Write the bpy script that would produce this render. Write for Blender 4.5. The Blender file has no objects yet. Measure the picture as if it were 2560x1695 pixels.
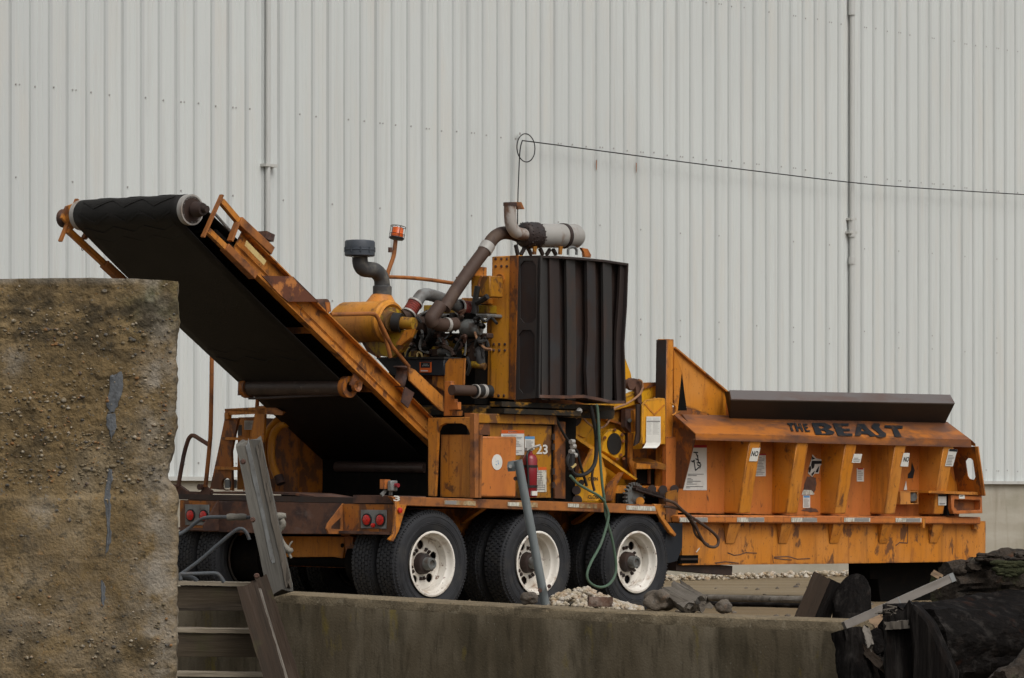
import bpy, bmesh, math, random
from mathutils import Vector, Matrix, noise
from mathutils.geometry import tessellate_polygon
random.seed(7)
C = bpy.context.scene.collection
S = bpy.context.scene

# ------------------------------------------------------------------ camera, sky, sun, exposure
F, CX, HY, CH = 9800.0, 1280.0, 1240.0, 1.18        # focal length in photo pixels, horizon row, eye height
cam = bpy.data.cameras.new('camera'); camo = bpy.data.objects.new('camera', cam); C.objects.link(camo)
camo.location = (0, 0, CH); camo.rotation_euler = (math.radians(90), 0, 0)
cam.sensor_width = 36; cam.lens = F / 2560 * 36
cam.shift_y = (HY - 847.5) / 2560
cam.clip_start = .5; cam.clip_end = 2000
S.camera = camo
S.render.resolution_x, S.render.resolution_y = 1024, 678

W_ = bpy.data.worlds.new('World'); S.world = W_; W_.use_nodes = True
nt = W_.node_tree; nt.nodes.clear()
sky = nt.nodes.new('ShaderNodeTexSky'); sky.sky_type = 'NISHITA'; sky.sun_disc = False
SUN_EL, SUN_AZ = math.radians(52), math.radians(146)
sky.sun_elevation = SUN_EL; sky.sun_rotation = SUN_AZ
sky.air_density = 1.0; sky.dust_density = 6.0; sky.ozone_density = 1.0
hs = nt.nodes.new('ShaderNodeHueSaturation'); hs.inputs['Saturation'].default_value = .22
bg = nt.nodes.new('ShaderNodeBackground'); bg.inputs['Strength'].default_value = .15
out = nt.nodes.new('ShaderNodeOutputWorld')
nt.links.new(sky.outputs[0], hs.inputs['Color']); nt.links.new(hs.outputs[0], bg.inputs['Color']); nt.links.new(bg.outputs[0], out.inputs[0])
sl = bpy.data.lights.new('sun', 'SUN'); sl.energy = .8; sl.angle = math.radians(40); sl.color = (1, .97, .92)
so = bpy.data.objects.new('sun', sl); C.objects.link(so)
# the sun stands behind the camera's left shoulder, high, behind cloud
so.rotation_euler = Vector((math.sin(SUN_AZ)*math.cos(SUN_EL), math.cos(SUN_AZ)*math.cos(SUN_EL), math.sin(SUN_EL))).to_track_quat('Z', 'Y').to_euler()
S.view_settings.view_transform = 'Standard'; S.view_settings.look = 'None'
S.view_settings.exposure = -0.13; S.view_settings.gamma = 1

# ------------------------------------------------------------------ measuring helpers
TH = math.radians(47.85)
O = Vector((-.76, 37.7, 0))
ex = Vector((math.cos(TH), math.sin(TH), -.0067)).normalized()
ey = Vector((-math.sin(TH), math.cos(TH), .014)); ey = (ey - ex*ex.dot(ey)).normalized()
ez = ex.cross(ey)
MR = Matrix((ex, ey, ez)).transposed()
MW = Matrix.Translation(O) @ MR.to_4x4()
CR = {'': (0, 0, 2368/2560), 'a': (100, 440, 3.136), 'b': (780, 480, 3.733), 'c': (1100, 480, 2.8), 'd': (420, 860, 3.734),
      'e': (900, 840, 3.564), 'f': (1320, 840, 3.266), 'g': (1640, 820, 3.733), 'h': (2060, 920, 3.015), 'i': (1640, 1200, 4.357),
      'j': (1980, 1360, 4.083), 'k': (420, 1180, 4.083), 'l': (900, 1240, 2.96), 'm': (0, 680, 1.5456), 'n': (420, 1400, 3.383),
      'o': (800, 700, 3.92), 'p': (1380, 980, 4.9), 'q': (1380, 1440, 4.933), 'r': (1860, 1080, 7.125), 's': (1960, 1000, 6.965)}
def ray(k, u, v):
    x0, y0, s = CR[k]
    return Vector(((x0+u/s-CX)/F, 1, -(y0+v/s-HY)/F))
def A(k, u, v, x=None, y=None, z=None):
    """point of the machine (its own metres) measured on one of its planes"""
    d = MR.transposed() @ ray(k, u, v); o = MR.transposed() @ (Vector((0, 0, CH)) - O)
    for i, q in enumerate((x, y, z)):
        if q is not None: return o + d*((q-o[i])/d[i])
def AP(k, u, v, p0, n):
    d = MR.transposed() @ ray(k, u, v); o = MR.transposed() @ (Vector((0, 0, CH)) - O)
    return o + d*((p0-o).dot(n)/d.dot(n))
def W(k, u, v, Z): return Vector((0, 0, CH)) + ray(k, u, v)*Z
def poly(k, pts, **kw): return [A(k, u, v, **kw) for u, v in pts]
V = Vector

# ------------------------------------------------------------------ mesh builder
G = None
class MB:
    def __init__(self): self.v = []; self.f = []
    def add(self, vs, fs):
        n = len(self.v); self.v += [V(p) for p in vs]; self.f += [tuple(i+n for i in f) for f in fs]; return self
    def box(self, c, s, rot=None):
        c = V(c); x, y, z = (q/2 for q in s)
        vs = [V((a*x, b*y, d*z)) for a in (-1, 1) for b in (-1, 1) for d in (-1, 1)]
        if rot is not None: vs = [rot @ p for p in vs]
        return self.add([c+p for p in vs], [(0,1,3,2),(4,6,7,5),(0,4,5,1),(2,3,7,6),(0,2,6,4),(1,5,7,3)])
    def bx(self, a, b):
        a, b = V(a), V(b); return self.box((a+b)/2, [abs(q) for q in (b-a)])
    def plate(self, outer, th, holes=()):
        th = V(th); loops = [[V(p) for p in outer]] + [[V(p) for p in h] for h in holes]
        flat = [p for l in loops for p in l]; n = len(flat)
        tris = tessellate_polygon(loops)
        fs = [tuple(t) for t in tris] + [tuple(i+n for i in reversed(t)) for t in tris]
        k = 0
        for l in loops:
            m = len(l)
            for i in range(m):
                a, b = k+i, k+(i+1) % m; fs.append((a, b, b+n, a+n))
            k += m
        return self.add(flat + [p+th for p in flat], fs)
    def beam(self, a, b, w, h, up=(0, 0, 1)):
        a, b = V(a), V(b); d = (b-a).normalized(); up = V(up)
        s = d.cross(up).normalized(); u = s.cross(d).normalized()
        vs = [p + s*i*w/2 + u*j*h/2 for p in (a, b) for i, j in ((-1,-1),(1,-1),(1,1),(-1,1))]
        return self.add(vs, [(3,2,1,0),(4,5,6,7),(0,1,5,4),(1,2,6,5),(2,3,7,6),(3,0,4,7)])
    def tube(self, pts, r, n=10, cap=True, smooth=True):
        pts = [V(p) for p in pts]
        if smooth and len(pts) > 2:
            q = []
            for i in range(len(pts)-1):
                p0, p1, p2, p3 = pts[max(i-1,0)], pts[i], pts[i+1], pts[min(i+2,len(pts)-1)]
                for t in (0, .2, .4, .6, .8):
                    q.append(.5*((2*p1)+(p2-p0)*t+(2*p0-5*p1+4*p2-p3)*t*t+(3*p1-p0-3*p2+p3)*t**3))
            pts = q + [pts[-1]]
        rs = r if isinstance(r, (list, tuple)) else None
        vs = []; prev = None; m = len(pts)
        for i, p in enumerate(pts):
            d = (pts[min(i+1,m-1)]-pts[max(i-1,0)]).normalized()
            if prev is None:
                up = V((0,0,1)) if abs(d.z) < .9 else V((1,0,0)); s = d.cross(up).normalized()
            else:
                s = (prev - d*prev.dot(d)).normalized()
            prev = s; u = s.cross(d)
            if rs: q = i/(m-1)*(len(rs)-1); j = min(int(q), len(rs)-2); rr = rs[j]+(rs[j+1]-rs[j])*(q-j)
            else: rr = r
            vs += [p + (s*math.cos(2*math.pi*k/n)+u*math.sin(2*math.pi*k/n))*rr for k in range(n)]
        fs = [(i*n+k, i*n+(k+1)%n, (i+1)*n+(k+1)%n, (i+1)*n+k) for i in range(m-1) for k in range(n)]
        if cap: fs += [tuple(reversed(range(n))), tuple(range((m-1)*n, m*n))]
        return self.add(vs, fs)
    def lathe(self, prof, o, axis, n=32, close=False):
        """prof: (along axis, radius)"""
        o, ax = V(o), V(axis).normalized()
        up = V((0,0,1)) if abs(ax.z) < .9 else V((1,0,0)); s = ax.cross(up).normalized(); u = s.cross(ax)
        vs = [o + ax*t + (s*math.cos(2*math.pi*k/n)+u*math.sin(2*math.pi*k/n))*r for t, r in prof for k in range(n)]
        m = len(prof)
        fs = [(i*n+k, i*n+(k+1)%n, (i+1)*n+(k+1)%n, (i+1)*n+k) for i in range(m-1) for k in range(n)]
        if close: fs += [((m-1)*n+k, (m-1)*n+(k+1)%n, (k+1)%n, k) for k in range(n)]
        return self.add(vs, fs)
    def cyl(self, a, b, r, r2=None, n=24):
        a, b = V(a), V(b); r2 = r if r2 is None else r2; L = (b-a).length
        self.lathe([(0, 1e-4), (0, r), (L, r2), (L, 1e-4)], a, b-a, n); return self
    def blob(self, c, r, seed=0, n=2, amp=.25, fr=2.0):
        bm = bmesh.new(); bmesh.ops.create_icosphere(bm, subdivisions=n, radius=1)
        c = V(c); r = V(r) if not isinstance(r, (int, float)) else V((r, r, r))
        vs = []
        for v in bm.verts:
            k = 1 + amp*noise.noise(v.co*fr + V((seed*3.1, seed*1.7, seed)))
            vs.append(c + V((v.co.x*r.x, v.co.y*r.y, v.co.z*r.z))*k)
        self.add(vs, [tuple(q.index for q in f.verts) for f in bm.faces]); bm.free(); return self
    def build(self, name, mat, parent=None, bevel=0, smooth=30, label=None, origin=None):
        me = bpy.data.meshes.new(name)
        lo = V([min(p[i] for p in self.v) for i in range(3)]); hi = V([max(p[i] for p in self.v) for i in range(3)])
        c = V(origin) if origin is not None else (lo+hi)/2
        me.from_pydata([p-c for p in self.v], [], self.f)
        bm = bmesh.new(); bm.from_mesh(me); bmesh.ops.recalc_face_normals(bm, faces=bm.faces); bm.to_mesh(me); bm.free()
        me.materials.append(mat)
        if smooth:
            me.polygons.foreach_set('use_smooth', [True]*len(me.polygons)); me.set_sharp_from_angle(angle=math.radians(smooth))
        o = bpy.data.objects.new(name, me); C.objects.link(o); o.location = c
        if parent is not None:
            o.parent = parent
            if parent is not G and parent.parent is None: o.matrix_basis = parent.matrix_basis.inverted() @ Matrix.Translation(c)
            elif parent is not G:                                       # parts of the grinder are built in its own metres
                off = V((0, 0, 0)); q = parent
                while q is not G and q is not None: off = off + q.location; q = q.parent
                o.location = c - off
        if bevel:
            b = o.modifiers.new('bevel', 'BEVEL'); b.width = bevel; b.segments = 1; b.limit_method = 'ANGLE'
        if label: o['label'] = label
        return o
def join(o, mb, mat):
    """adds surface detail (screws, scratches, raised pattern) to a mesh that is already built"""
    k = len(o.data.materials); o.data.materials.append(mat)
    me = bpy.data.meshes.new('t'); off = V((0, 0, 0)); q = o
    if o.parent is G or o.parent is None: off = o.location
    else:
        off = o.location + o.parent.location if o.parent.parent is None else o.location
    me.from_pydata([p-off for p in mb.v], [], mb.f)
    bm = bmesh.new(); bm.from_mesh(me); bmesh.ops.recalc_face_normals(bm, faces=bm.faces)
    for f in bm.faces: f.material_index = k
    bm.from_mesh(o.data); bm.to_mesh(o.data); bm.free(); bpy.data.meshes.remove(me)
def tag(o, label=None, cat=None, group=None, kind=None):
    for k, x in (('label', label), ('category', cat), ('group', group), ('kind', kind)):
        if x: o[k] = x
    return o
def empty(name, loc, parent=None):
    o = bpy.data.objects.new(name, None); C.objects.link(o); o.location = loc; o.empty_display_size = .1
    if parent is not None: o.parent = parent
    return o
def copy_tree(o, parent=None):
    c = o.copy(); C.objects.link(c)
    if parent is not None: c.parent = parent
    for ch in list(o.children): copy_tree(ch, c)
    return c

# ------------------------------------------------------------------ materials
def mk(name, base, layers=(), rough=.6, edge=None, bump=None, metal=0, spec=.3, roughvar=0, alpha=None, rnd=True):
    """layers: (colour, scale xyz, detail, lo, hi, strength[, distortion]) laid over the base through noise masks"""
    m = bpy.data.materials.new(name); m.use_nodes = True; t = m.node_tree; N = t.nodes; L = t.links
    b = N['Principled BSDF']; b.inputs['Roughness'].default_value = rough; b.inputs['Metallic'].default_value = metal
    b.inputs['Specular IOR Level'].default_value = spec
    tc = N.new('ShaderNodeTexCoord'); vec = tc.outputs['Object']
    if rnd:
        oi = N.new('ShaderNodeObjectInfo'); mu = N.new('ShaderNodeMath'); mu.operation = 'MULTIPLY'; mu.inputs[1].default_value = 37.
        L.new(oi.outputs['Random'], mu.inputs[0]); ad = N.new('ShaderNodeVectorMath'); ad.operation = 'ADD'
        L.new(vec, ad.inputs[0]); L.new(mu.outputs[0], ad.inputs[1]); vec = ad.outputs[0]
    rgb = N.new('ShaderNodeRGB'); rgb.outputs[0].default_value = (*base, 1); col = rgb.outputs[0]
    for ly in layers:
        c, sc, det, lo, hi, st = ly[:6]
        mp = N.new('ShaderNodeMapping'); mp.inputs['Scale'].default_value = sc; L.new(vec, mp.inputs['Vector'])
        nz = N.new('ShaderNodeTexNoise'); nz.inputs['Scale'].default_value = 1; nz.inputs['Detail'].default_value = det
        nz.inputs['Roughness'].default_value = .62; o_ = nz.outputs['Fac']
        if len(ly) > 6: nz.inputs['Distortion'].default_value = ly[6]
        L.new(mp.outputs[0], nz.inputs['Vector'])
        mr = N.new('ShaderNodeMapRange'); mr.inputs['From Min'].default_value = lo; mr.inputs['From Max'].default_value = hi
        mr.inputs['To Min'].default_value = 0; mr.inputs['To Max'].default_value = st; L.new(o_, mr.inputs['Value'])
        fac = mr.outputs[0]
        if len(ly) > 7:                                # only where the mesh says (stains, moss, worn strips)
            at = N.new('ShaderNodeAttribute'); at.attribute_name = ly[7]; ml = N.new('ShaderNodeMath'); ml.operation = 'MULTIPLY'
            L.new(fac, ml.inputs[0]); L.new(at.outputs['Fac'], ml.inputs[1]); fac = ml.outputs[0]
        mx = N.new('ShaderNodeMix'); mx.data_type = 'RGBA'; L.new(fac, mx.inputs['Factor'])
        L.new(col, mx.inputs[6]); mx.inputs[7].default_value = (*c, 1); col = mx.outputs[2]
    if edge:                                           # paint worn to rust along edges and in corners
        ec, rad, st = edge
        bv = N.new('ShaderNodeBevel'); bv.samples = 4; bv.inputs['Radius'].default_value = rad
        ge = N.new('ShaderNodeNewGeometry'); dt = N.new('ShaderNodeVectorMath'); dt.operation = 'DOT_PRODUCT'
        L.new(bv.outputs[0], dt.inputs[0]); L.new(ge.outputs['Normal'], dt.inputs[1])
        mr = N.new('ShaderNodeMapRange'); mr.inputs['From Min'].default_value = .995; mr.inputs['From Max'].default_value = .86; L.new(dt.outputs['Value'], mr.inputs['Value'])
        nz = N.new('ShaderNodeTexNoise'); nz.inputs['Scale'].default_value = 7; nz.inputs['Detail'].default_value = 8; L.new(vec, nz.inputs['Vector'])
        m2 = N.new('ShaderNodeMapRange'); m2.inputs['From Min'].default_value = .40; m2.inputs['From Max'].default_value = .62; m2.inputs['To Max'].default_value = st; L.new(nz.outputs['Fac'], m2.inputs['Value'])
        ml = N.new('ShaderNodeMath'); ml.operation = 'MULTIPLY'; L.new(mr.outputs[0], ml.inputs[0]); L.new(m2.outputs[0], ml.inputs[1])
        mx = N.new('ShaderNodeMix'); mx.data_type = 'RGBA'; L.new(ml.outputs[0], mx.inputs['Factor'])
        L.new(col, mx.inputs[6]); mx.inputs[7].default_value = (*ec, 1); col = mx.outputs[2]
    L.new(col, b.inputs['Base Color'])
    if roughvar:
        nz = N.new('ShaderNodeTexNoise'); nz.inputs['Scale'].default_value = 5; nz.inputs['Detail'].default_value = 5; L.new(vec, nz.inputs['Vector'])
        mr = N.new('ShaderNodeMapRange'); mr.inputs['To Min'].default_value = rough-roughvar; mr.inputs['To Max'].default_value = rough+roughvar
        L.new(nz.outputs['Fac'], mr.inputs['Value']); L.new(mr.outputs[0], b.inputs['Roughness'])
    if bump:
        sc, st, det = bump[:3]
        mp = N.new('ShaderNodeMapping'); mp.inputs['Scale'].default_value = sc if isinstance(sc, tuple) else (sc,)*3; L.new(vec, mp.inputs['Vector'])
        nz = N.new('ShaderNodeTexNoise'); nz.inputs['Scale'].default_value = 1; nz.inputs['Detail'].default_value = det; L.new(mp.outputs[0], nz.inputs['Vector'])
        bp = N.new('ShaderNodeBump'); bp.inputs['Strength'].default_value = st; bp.inputs['Distance'].default_value = bump[3] if len(bump) > 3 else .01
        L.new(nz.outputs['Fac'], bp.inputs['Height']); L.new(bp.outputs[0], b.inputs['Normal'])
    return m
RUST = (.085, .038, .022); DRUST = (.045, .022, .016); ORUST = (.27, .085, .022)
def paint(name, base, alt, rust=.0, dirt=.5, rough=.5, orust=.5):
    return mk(name, base, [
        (alt, (1.3, 1.3, 1.0), 4, .42, .66, .85),
        (ORUST, (2.2, 2.2, 1.4), 8, .52-rust*.2, .72-rust*.2, orust),
        ((.15, .062, .017), (10, 10, 1.3), 8, .52, .80, dirt),
        (RUST, (6.5, 6.5, 4.2), 10, .645-rust, .71-rust, .85, .3),
        (DRUST, (28, 28, 20), 6, .65-rust*.3, .70-rust*.3, .75), (ORUST, (5, 5, 2.2), 9, .58, .70, .6), ((.20, .058, .015), (15, 15, 1.0), 7, .57, .70, .55), ((.09, .04, .02), (45, 45, 30), 3, .66, .70, .6)],
        rough=rough, roughvar=.14, bump=(14, .12, 6), edge=((.10, .042, .022), .042, 1.0))
M = {}
M['orange'] = paint('orange_paint', (.52, .184, .012), (.54, .225, .045), rust=.02, dirt=.85, orust=.35)
M['orange2'] = paint('orange_paint_worn', (.50, .178, .016), (.50, .21, .05), rust=.085, dirt=.7, orust=.35)
M['orange3'] = paint('orange_paint_rusty', (.35, .115, .012), (.26, .085, .013), rust=.17, dirt=.8, orust=.8)
M['pink'] = paint('faded_orange_paint', (.43, .132, .032), (.48, .165, .03), rust=.03, dirt=.35, orust=.35)
M['yellow'] = paint('yellow_paint', (.60, .25, .014), (.56, .21, .05), rust=.02, dirt=.6)
M['peeling'] = mk('peeling_orange_paint', (.40, .15, .04), [((.10, .035, .02), (4, 4, 4), 8, .44, .50, .95), ((.05, .024, .016), (9, 9, 9), 8, .52, .62, .8)], rough=.65, bump=(25, .3, 6))
M['radyellow'] = paint('radiator_yellow', (.70, .30, .02), (.66, .27, .07), rust=.0, dirt=.4, orust=.45)
M['millyellow'] = paint('mill_yellow', (.66, .33, .012), (.60, .25, .015), rust=.02, dirt=.5, orust=.4)
M['grimeyellow'] = mk('grimy_yellow', (.015, .012, .008), [((.30, .14, .01), (3, 3, 6), 7, .52, .60, .85), ((.05, .03, .012), (9, 9, 9), 7, .5, .66, .8)], rough=.7)
M['yellow2'] = paint('yellow_paint_oily', (.36, .155, .010), (.24, .09, .010), rust=.12, dirt=.8)
M['ygreen'] = paint('engine_yellow', (.36, .23, .012), (.26, .14, .012), rust=.13, dirt=.7)
M['rust'] = mk('rusty_steel', (.105, .052, .034), [((.042, .026, .024), (5, 5, 5), 9, .45, .60, .9), ((.22, .075, .025), (7, 7, 5), 8, .60, .74, .6), ((.16, .12, .105), (3, 3, 6), 8, .56, .7, .6)], rough=.75, bump=(30, .25, 6))
M['rustbar'] = mk('rusty_orange_bar', (.27, .098, .026), [((.07, .033, .022), (5, 5, 5), 8, .48, .64, .85), ((.42, .15, .03), (4, 4, 4), 6, .5, .7, .7)], rough=.65, bump=(30, .2, 6))
M['darkrust'] = mk('dark_brown_steel', (.032, .021, .018), [((.05, .028, .02), (4, 4, 1.2), 6, .45, .66, .8), ((.03, .032, .034), (3, 3, 3), 5, .5, .68, .7)], rough=.55, bump=(20, .15, 5), roughvar=.12)
M['guard'] = mk('guard_steel', (.029, .021, .0195), [((.045, .027, .020), (5, 5, .8), 6, .46, .68, .8), ((.03, .031, .033), (2, 2, 2), 4, .5, .65, .8)], rough=.5, bump=(18, .1, 5), roughvar=.1)
M['guardgrey'] = mk('grey_black_steel', (.034, .032, .031), [((.055, .034, .027), (5, 5, 2), 6, .52, .7, .7)], rough=.5, roughvar=.1)
M['roller'] = mk('brown_steel_roller', (.048, .031, .025), [((.025, .017, .014), (6, 6, 6), 6, .5, .68, .8), ((.11, .085, .07), (2, 9, 14), 5, .6, .7, .6)], rough=.38)
M['black'] = mk('black_grime_and_shade', (.006, .0055, .005), [((.014, .010, .007), (9, 9, 9), 5, .5, .7, .6)], rough=.85, spec=.05)  # near black for grimy parts, and painted in where interiors lie in shade
M['belt'] = mk('conveyor_rubber', (.0065, .0055, .0045), [((.012, .010, .0085), (3, 3, 3), 6, .45, .7, .7), ((.004, .0035, .003), (1.2, 1.2, 1.2), 4, .5, .7, .6)], rough=.62, bump=(60, .25, 3), spec=.25)
M['tyre'] = mk('tyre_rubber', (.024, .025, .028), [((.05, .046, .04), (5, 5, 5), 8, .50, .74, .75), ((.015, .015, .017), (9, 9, 9), 4, .5, .7, .7)], rough=.72, bump=(40, .15, 4), spec=.25)
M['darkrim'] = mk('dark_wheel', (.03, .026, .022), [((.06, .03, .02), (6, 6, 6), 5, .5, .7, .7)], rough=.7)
M['rim'] = mk('white_wheel_paint', (.68, .65, .59), [((.52, .47, .40), (3, 3, 3), 6, .44, .64, .8), ((.27, .17, .10), (7, 7, 7), 9, .56, .70, .75), ((.11, .05, .028), (13, 13, 11), 9, .61, .67, .9), ((.05, .03, .02), (30, 30, 30), 5, .66, .70, .8)], rough=.5, bump=(25, .1, 5), edge=((.16, .08, .04), .012, .7))
M['hubgrey'] = mk('grey_hub', (.12, .125, .12), [((.06, .04, .03), (16, 16, 16), 6, .48, .64, .8)], rough=.55)
M['greypipe'] = mk('grey_pipe', (.185, .188, .182), [((.085, .075, .065), (6, 6, 6), 8, .46, .66, .8), ((.07, .04, .03), (12, 12, 12), 6, .62, .7, .7)], rough=.45)
M['silver'] = mk('dull_aluminium', (.33, .315, .29), [((.16, .09, .05), (7, 7, 3), 8, .54, .68, .85), ((.3, .29, .27), (2, 2, 2), 5, .45, .65, .7)], rough=.4, roughvar=.1)
M['stack'] = mk('rust_streaked_aluminium', (.36, .33, .30), [((.13, .06, .03), (7, 7, 4), 8, .48, .6, .9)], rough=.45)
M['exhaust'] = mk('brown_exhaust', (.060, .036, .026), [((.105, .072, .05), (4, 4, 4), 6, .5, .7, .7), ((.035, .02, .016), (6, 6, 6), 6, .5, .7, .8)], rough=.65)
M['plasticgrey'] = mk('blue_grey_plastic', (.048, .056, .068), [((.08, .085, .09), (5, 5, 5), 5, .5, .7, .6)], rough=.5)
M['rubbergrey'] = mk('chalky_rubber', (.05, .05, .05), [((.16, .145, .12), (6, 6, 6), 8, .48, .66, .8)], rough=.7)
M['hose'] = mk('black_hose', (.018, .017, .016), [], rough=.5)
M['redhose'] = mk('red_silicone_hose', (.19, .035, .025), [((.05, .02, .018), (14, 14, 14), 4, .5, .7, .7)], rough=.5)
M['tanhose'] = mk('tan_hose', (.30, .16, .085), [((.15, .07, .04), (12, 12, 12), 4, .5, .7, .7)], rough=.55)
M['green'] = mk('green_hose', (.075, .125, .085), [((.10, .12, .10), (9, 9, 9), 4, .5, .7, .7)], rough=.45)
M['red'] = mk('red_enamel', (.20, .010, .016), [((.16, .01, .016), (6, 6, 6), 4, .5, .7, .6)], rough=.3, spec=.5)
M['lens'] = mk('red_lens', (.50, .018, .012), [((.32, .012, .01), (60, 60, 60), 1, .48, .52, .8)], rough=.2, spec=.5)
M['amber'] = mk('amber_lens', (.75, .13, .01), [((.5, .07, .008), (2, 2, 40), 1, .45, .55, .6)], rough=.2, spec=.5)
M['white'] = mk('white_sticker', (.58, .57, .53), [((.42, .40, .36), (9, 9, 9), 6, .5, .7, .7)], rough=.55)
M['paper'] = mk('white_paper', (.62, .61, .56), [((.52, .51, .47), (5, 5, 5), 4, .5, .7, .6)], rough=.7)
M['ink'] = mk('black_ink', (.012, .014, .017), [], rough=.6)
M['greyink'] = mk('grey_ink', (.22, .21, .2), [], rough=.7)
M['beast'] = mk('black_lettering', (.014, .017, .021), [((.09, .045, .02), (16, 16, 16), 8, .54, .66, .75)], rough=.5)
M['redink'] = mk('red_ink', (.33, .012, .015), [], rough=.5)
M['orangeink'] = mk('orange_ink', (.55, .10, .015), [], rough=.5)
M['blueink'] = mk('blue_ink', (.10, .25, .45), [], rough=.5)
M['tape'] = mk('reflective_tape', (.55, .53, .46), [((.25, .24, .2), (60, 14, 14), 5, .47, .56, .8), ((.25, .10, .03), (9, 9, 9), 8, .55, .68, .8)], rough=.35)
M['tapered'] = mk('worn_reflective_tape', (.42, .34, .2), [((.24, .10, .03), (12, 12, 12), 8, .42, .58, .85), ((.12, .10, .07), (60, 20, 20), 4, .5, .6, .6)], rough=.4)
M['tan'] = mk('tan_decal', (.50, .38, .16), [((.4, .2, .06), (8, 8, 8), 6, .55, .7, .6)], rough=.5)
M['battery'] = mk('black_casing', (.014, .017, .022), [((.03, .028, .026), (6, 6, 6), 6, .5, .7, .6)], rough=.5)
M['galv'] = mk('galvanised_steel', (.17, .19, .19), [((.26, .28, .28), (7, 7, 2), 6, .5, .7, .7), ((.10, .08, .06), (12, 12, 5), 8, .58, .7, .7)], rough=.5, metal=.2)
M['wing'] = mk('hopper_rubber', (.014, .012, .011), [((.025, .018, .014), (3, 6, 6), 6, .5, .7, .6)], rough=.6)
M['wingtop'] = mk('lit_wing_lip', (.115, .10, .094), [((.10, .062, .048), (1.5, 6, 6), 6, .5, .65, .8)], rough=.45)  # same black wing, painted lighter where it faces the sky
M['lip'] = mk('hopper_lip_paint', (.42, .135, .016), [((.17, .062, .024), (1.1, 3.5, 3.5), 7, .44, .60, .9), ((.085, .045, .032), (2.2, 5, 5), 9, .50, .64, .85), ((.50, .19, .03), (1.5, 9, 9), 5, .60, .72, .8), ((.105, .05, .033), (1.3, 6, 6), 8, .30, .56, .95, .4, 'wear')], rough=.55, bump=(20, .1, 5), edge=((.085, .04, .026), .035, .95))
# ------------------------------------------------------------------ the setting
def mat_ground(name, base, layers, bump): return mk(name, base, layers, rough=.9, bump=bump, rnd=False)
M['yard'] = mat_ground('yard_dirt', (.155, .112, .060), [((.21, .162, .098), (.25, .9, 1), 6, .45, .62, .8), ((.085, .062, .04), (.2, 1.4, 1), 7, .52, .7, .7), ((.09, .075, .06), (5, 5, 5), 8, .56, .7, .6), ((.38, .35, .30), (16, 16, 16), 3, .66, .72, .6)], (9, .5, 8, .03))
M['soil'] = mat_ground('dark_soil', (.05, .04, .028), [((.03, .025, .015), (2, 2, 2), 8, .45, .65, .8), ((.05, .05, .02), (1, 1, 1), 6, .5, .66, .7)], (14, .8, 8, .05))
# low wall line (front face): right end to left
WR, WD = V((2.305, 27.0, 0)), V((-4.81, 4.0, 0))
def wl(t, n=0.0, z=0.0):
    nn = V((4.0, 4.81, 0)).normalized()
    p = WR + WD*t + nn*n; return V((p.x, p.y, z))
mb = MB()
fr = [V((300, 45, 0)), V((40, 33, 0)), V((8, 28.6, 0)), V((2.9, 27.6, 0)), wl(0, .3), wl(1.6, .3), V((-60, 60, 0)), V((-300, 110, 0))]
lowr = [V((p.x, p.y-1.2 if i < 4 else p.y-.1, -.56)) for i, p in enumerate(fr)]
bk = [V((p.x*1.3, 400, 0)) for p in fr]
n = len(fr); mb.add(fr+lowr+bk, [(i, i+1, n+i+1, n+i) for i in range(n-1)] + [(i+1, i, 2*n+i, 2*n+i+1) for i in range(n-1)])
tag(mb.build('yard_ground', M['yard'], smooth=0, origin=(0, 0, 0)), kind='structure')
tag(MB().add([(-400, -60, -.55), (400, -60, -.55), (400, 60, -.55), (-400, 60, -.55)], [(0, 1, 2, 3)]).build('lower_ground', M['soil'], smooth=0, origin=(0, 0, 0)), kind='structure')

# warehouse wall of ribbed steel sheet
BT = math.radians(50); BO = V((0, 53, 0)); bd = V((math.cos(BT), math.sin(BT), 0)); bn = V((math.sin(BT), -math.cos(BT), 0))
def bp(t, z, n=0.0): p = BO + bd*t + bn*n; return V((p.x, p.y, z))
def BW(k, u, v, n=0.0):
    d = ray(k, u, v); o = V((0, 0, CH)); q = (BO + bn*n - o).dot(bn)/d.dot(bn); p = o + d*q
    return (p-BO).dot(bd), p.z
M['clad'] = mk('white_sheet_steel', (.555, .578, .562), [((.505, .525, .512), (.35, .35, .12), 5, .42, .64, .8), ((.42, .415, .395), (9, 9, .3), 5, .52, .78, .55), ((.55, .54, .50), (2, 2, .5), 6, .5, .7, .6)], rough=.5, bump=((1.5, 1.5, .6), .12, 3, .02), rnd=False)
M['cladrib'] = mk('sheet_steel_trim', (.46, .46, .43), [((.36, .35, .33), (5, 5, .5), 6, .5, .7, .6)], rough=.5)
M['found'] = mk('foundation_concrete', (.34, .31, .25), [((.27, .25, .19), (1, 1, 1), 6, .45, .65, .8), ((.42, .39, .33), (.5, .5, 3), 5, .5, .7, .6), ((.2, .17, .12), (3, 3, .6), 6, .54, .75, .7)], rough=.85, bump=(12, .3, 6))
M['screw'] = mk('screw_heads', (.33, .325, .31), rough=.6)
M['cladside'] = mk('shaded_sheet_rib', (.445, .462, .450), [((.39, .40, .39), (2, 2, .4), 5, .45, .65, .7)], rough=.55, rnd=False)  # rib flank colour, darkened to paint in its shade
ware = empty('warehouse', tuple(bp(2, 0)))
tag(ware, 'long pale warehouse of ribbed white sheet steel on a concrete base, filling the background', 'warehouse')
ZT, ZB = 12.0, BW('', 450, 1106)[1]
P0, PP = -9.146, .914
prof = []
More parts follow.
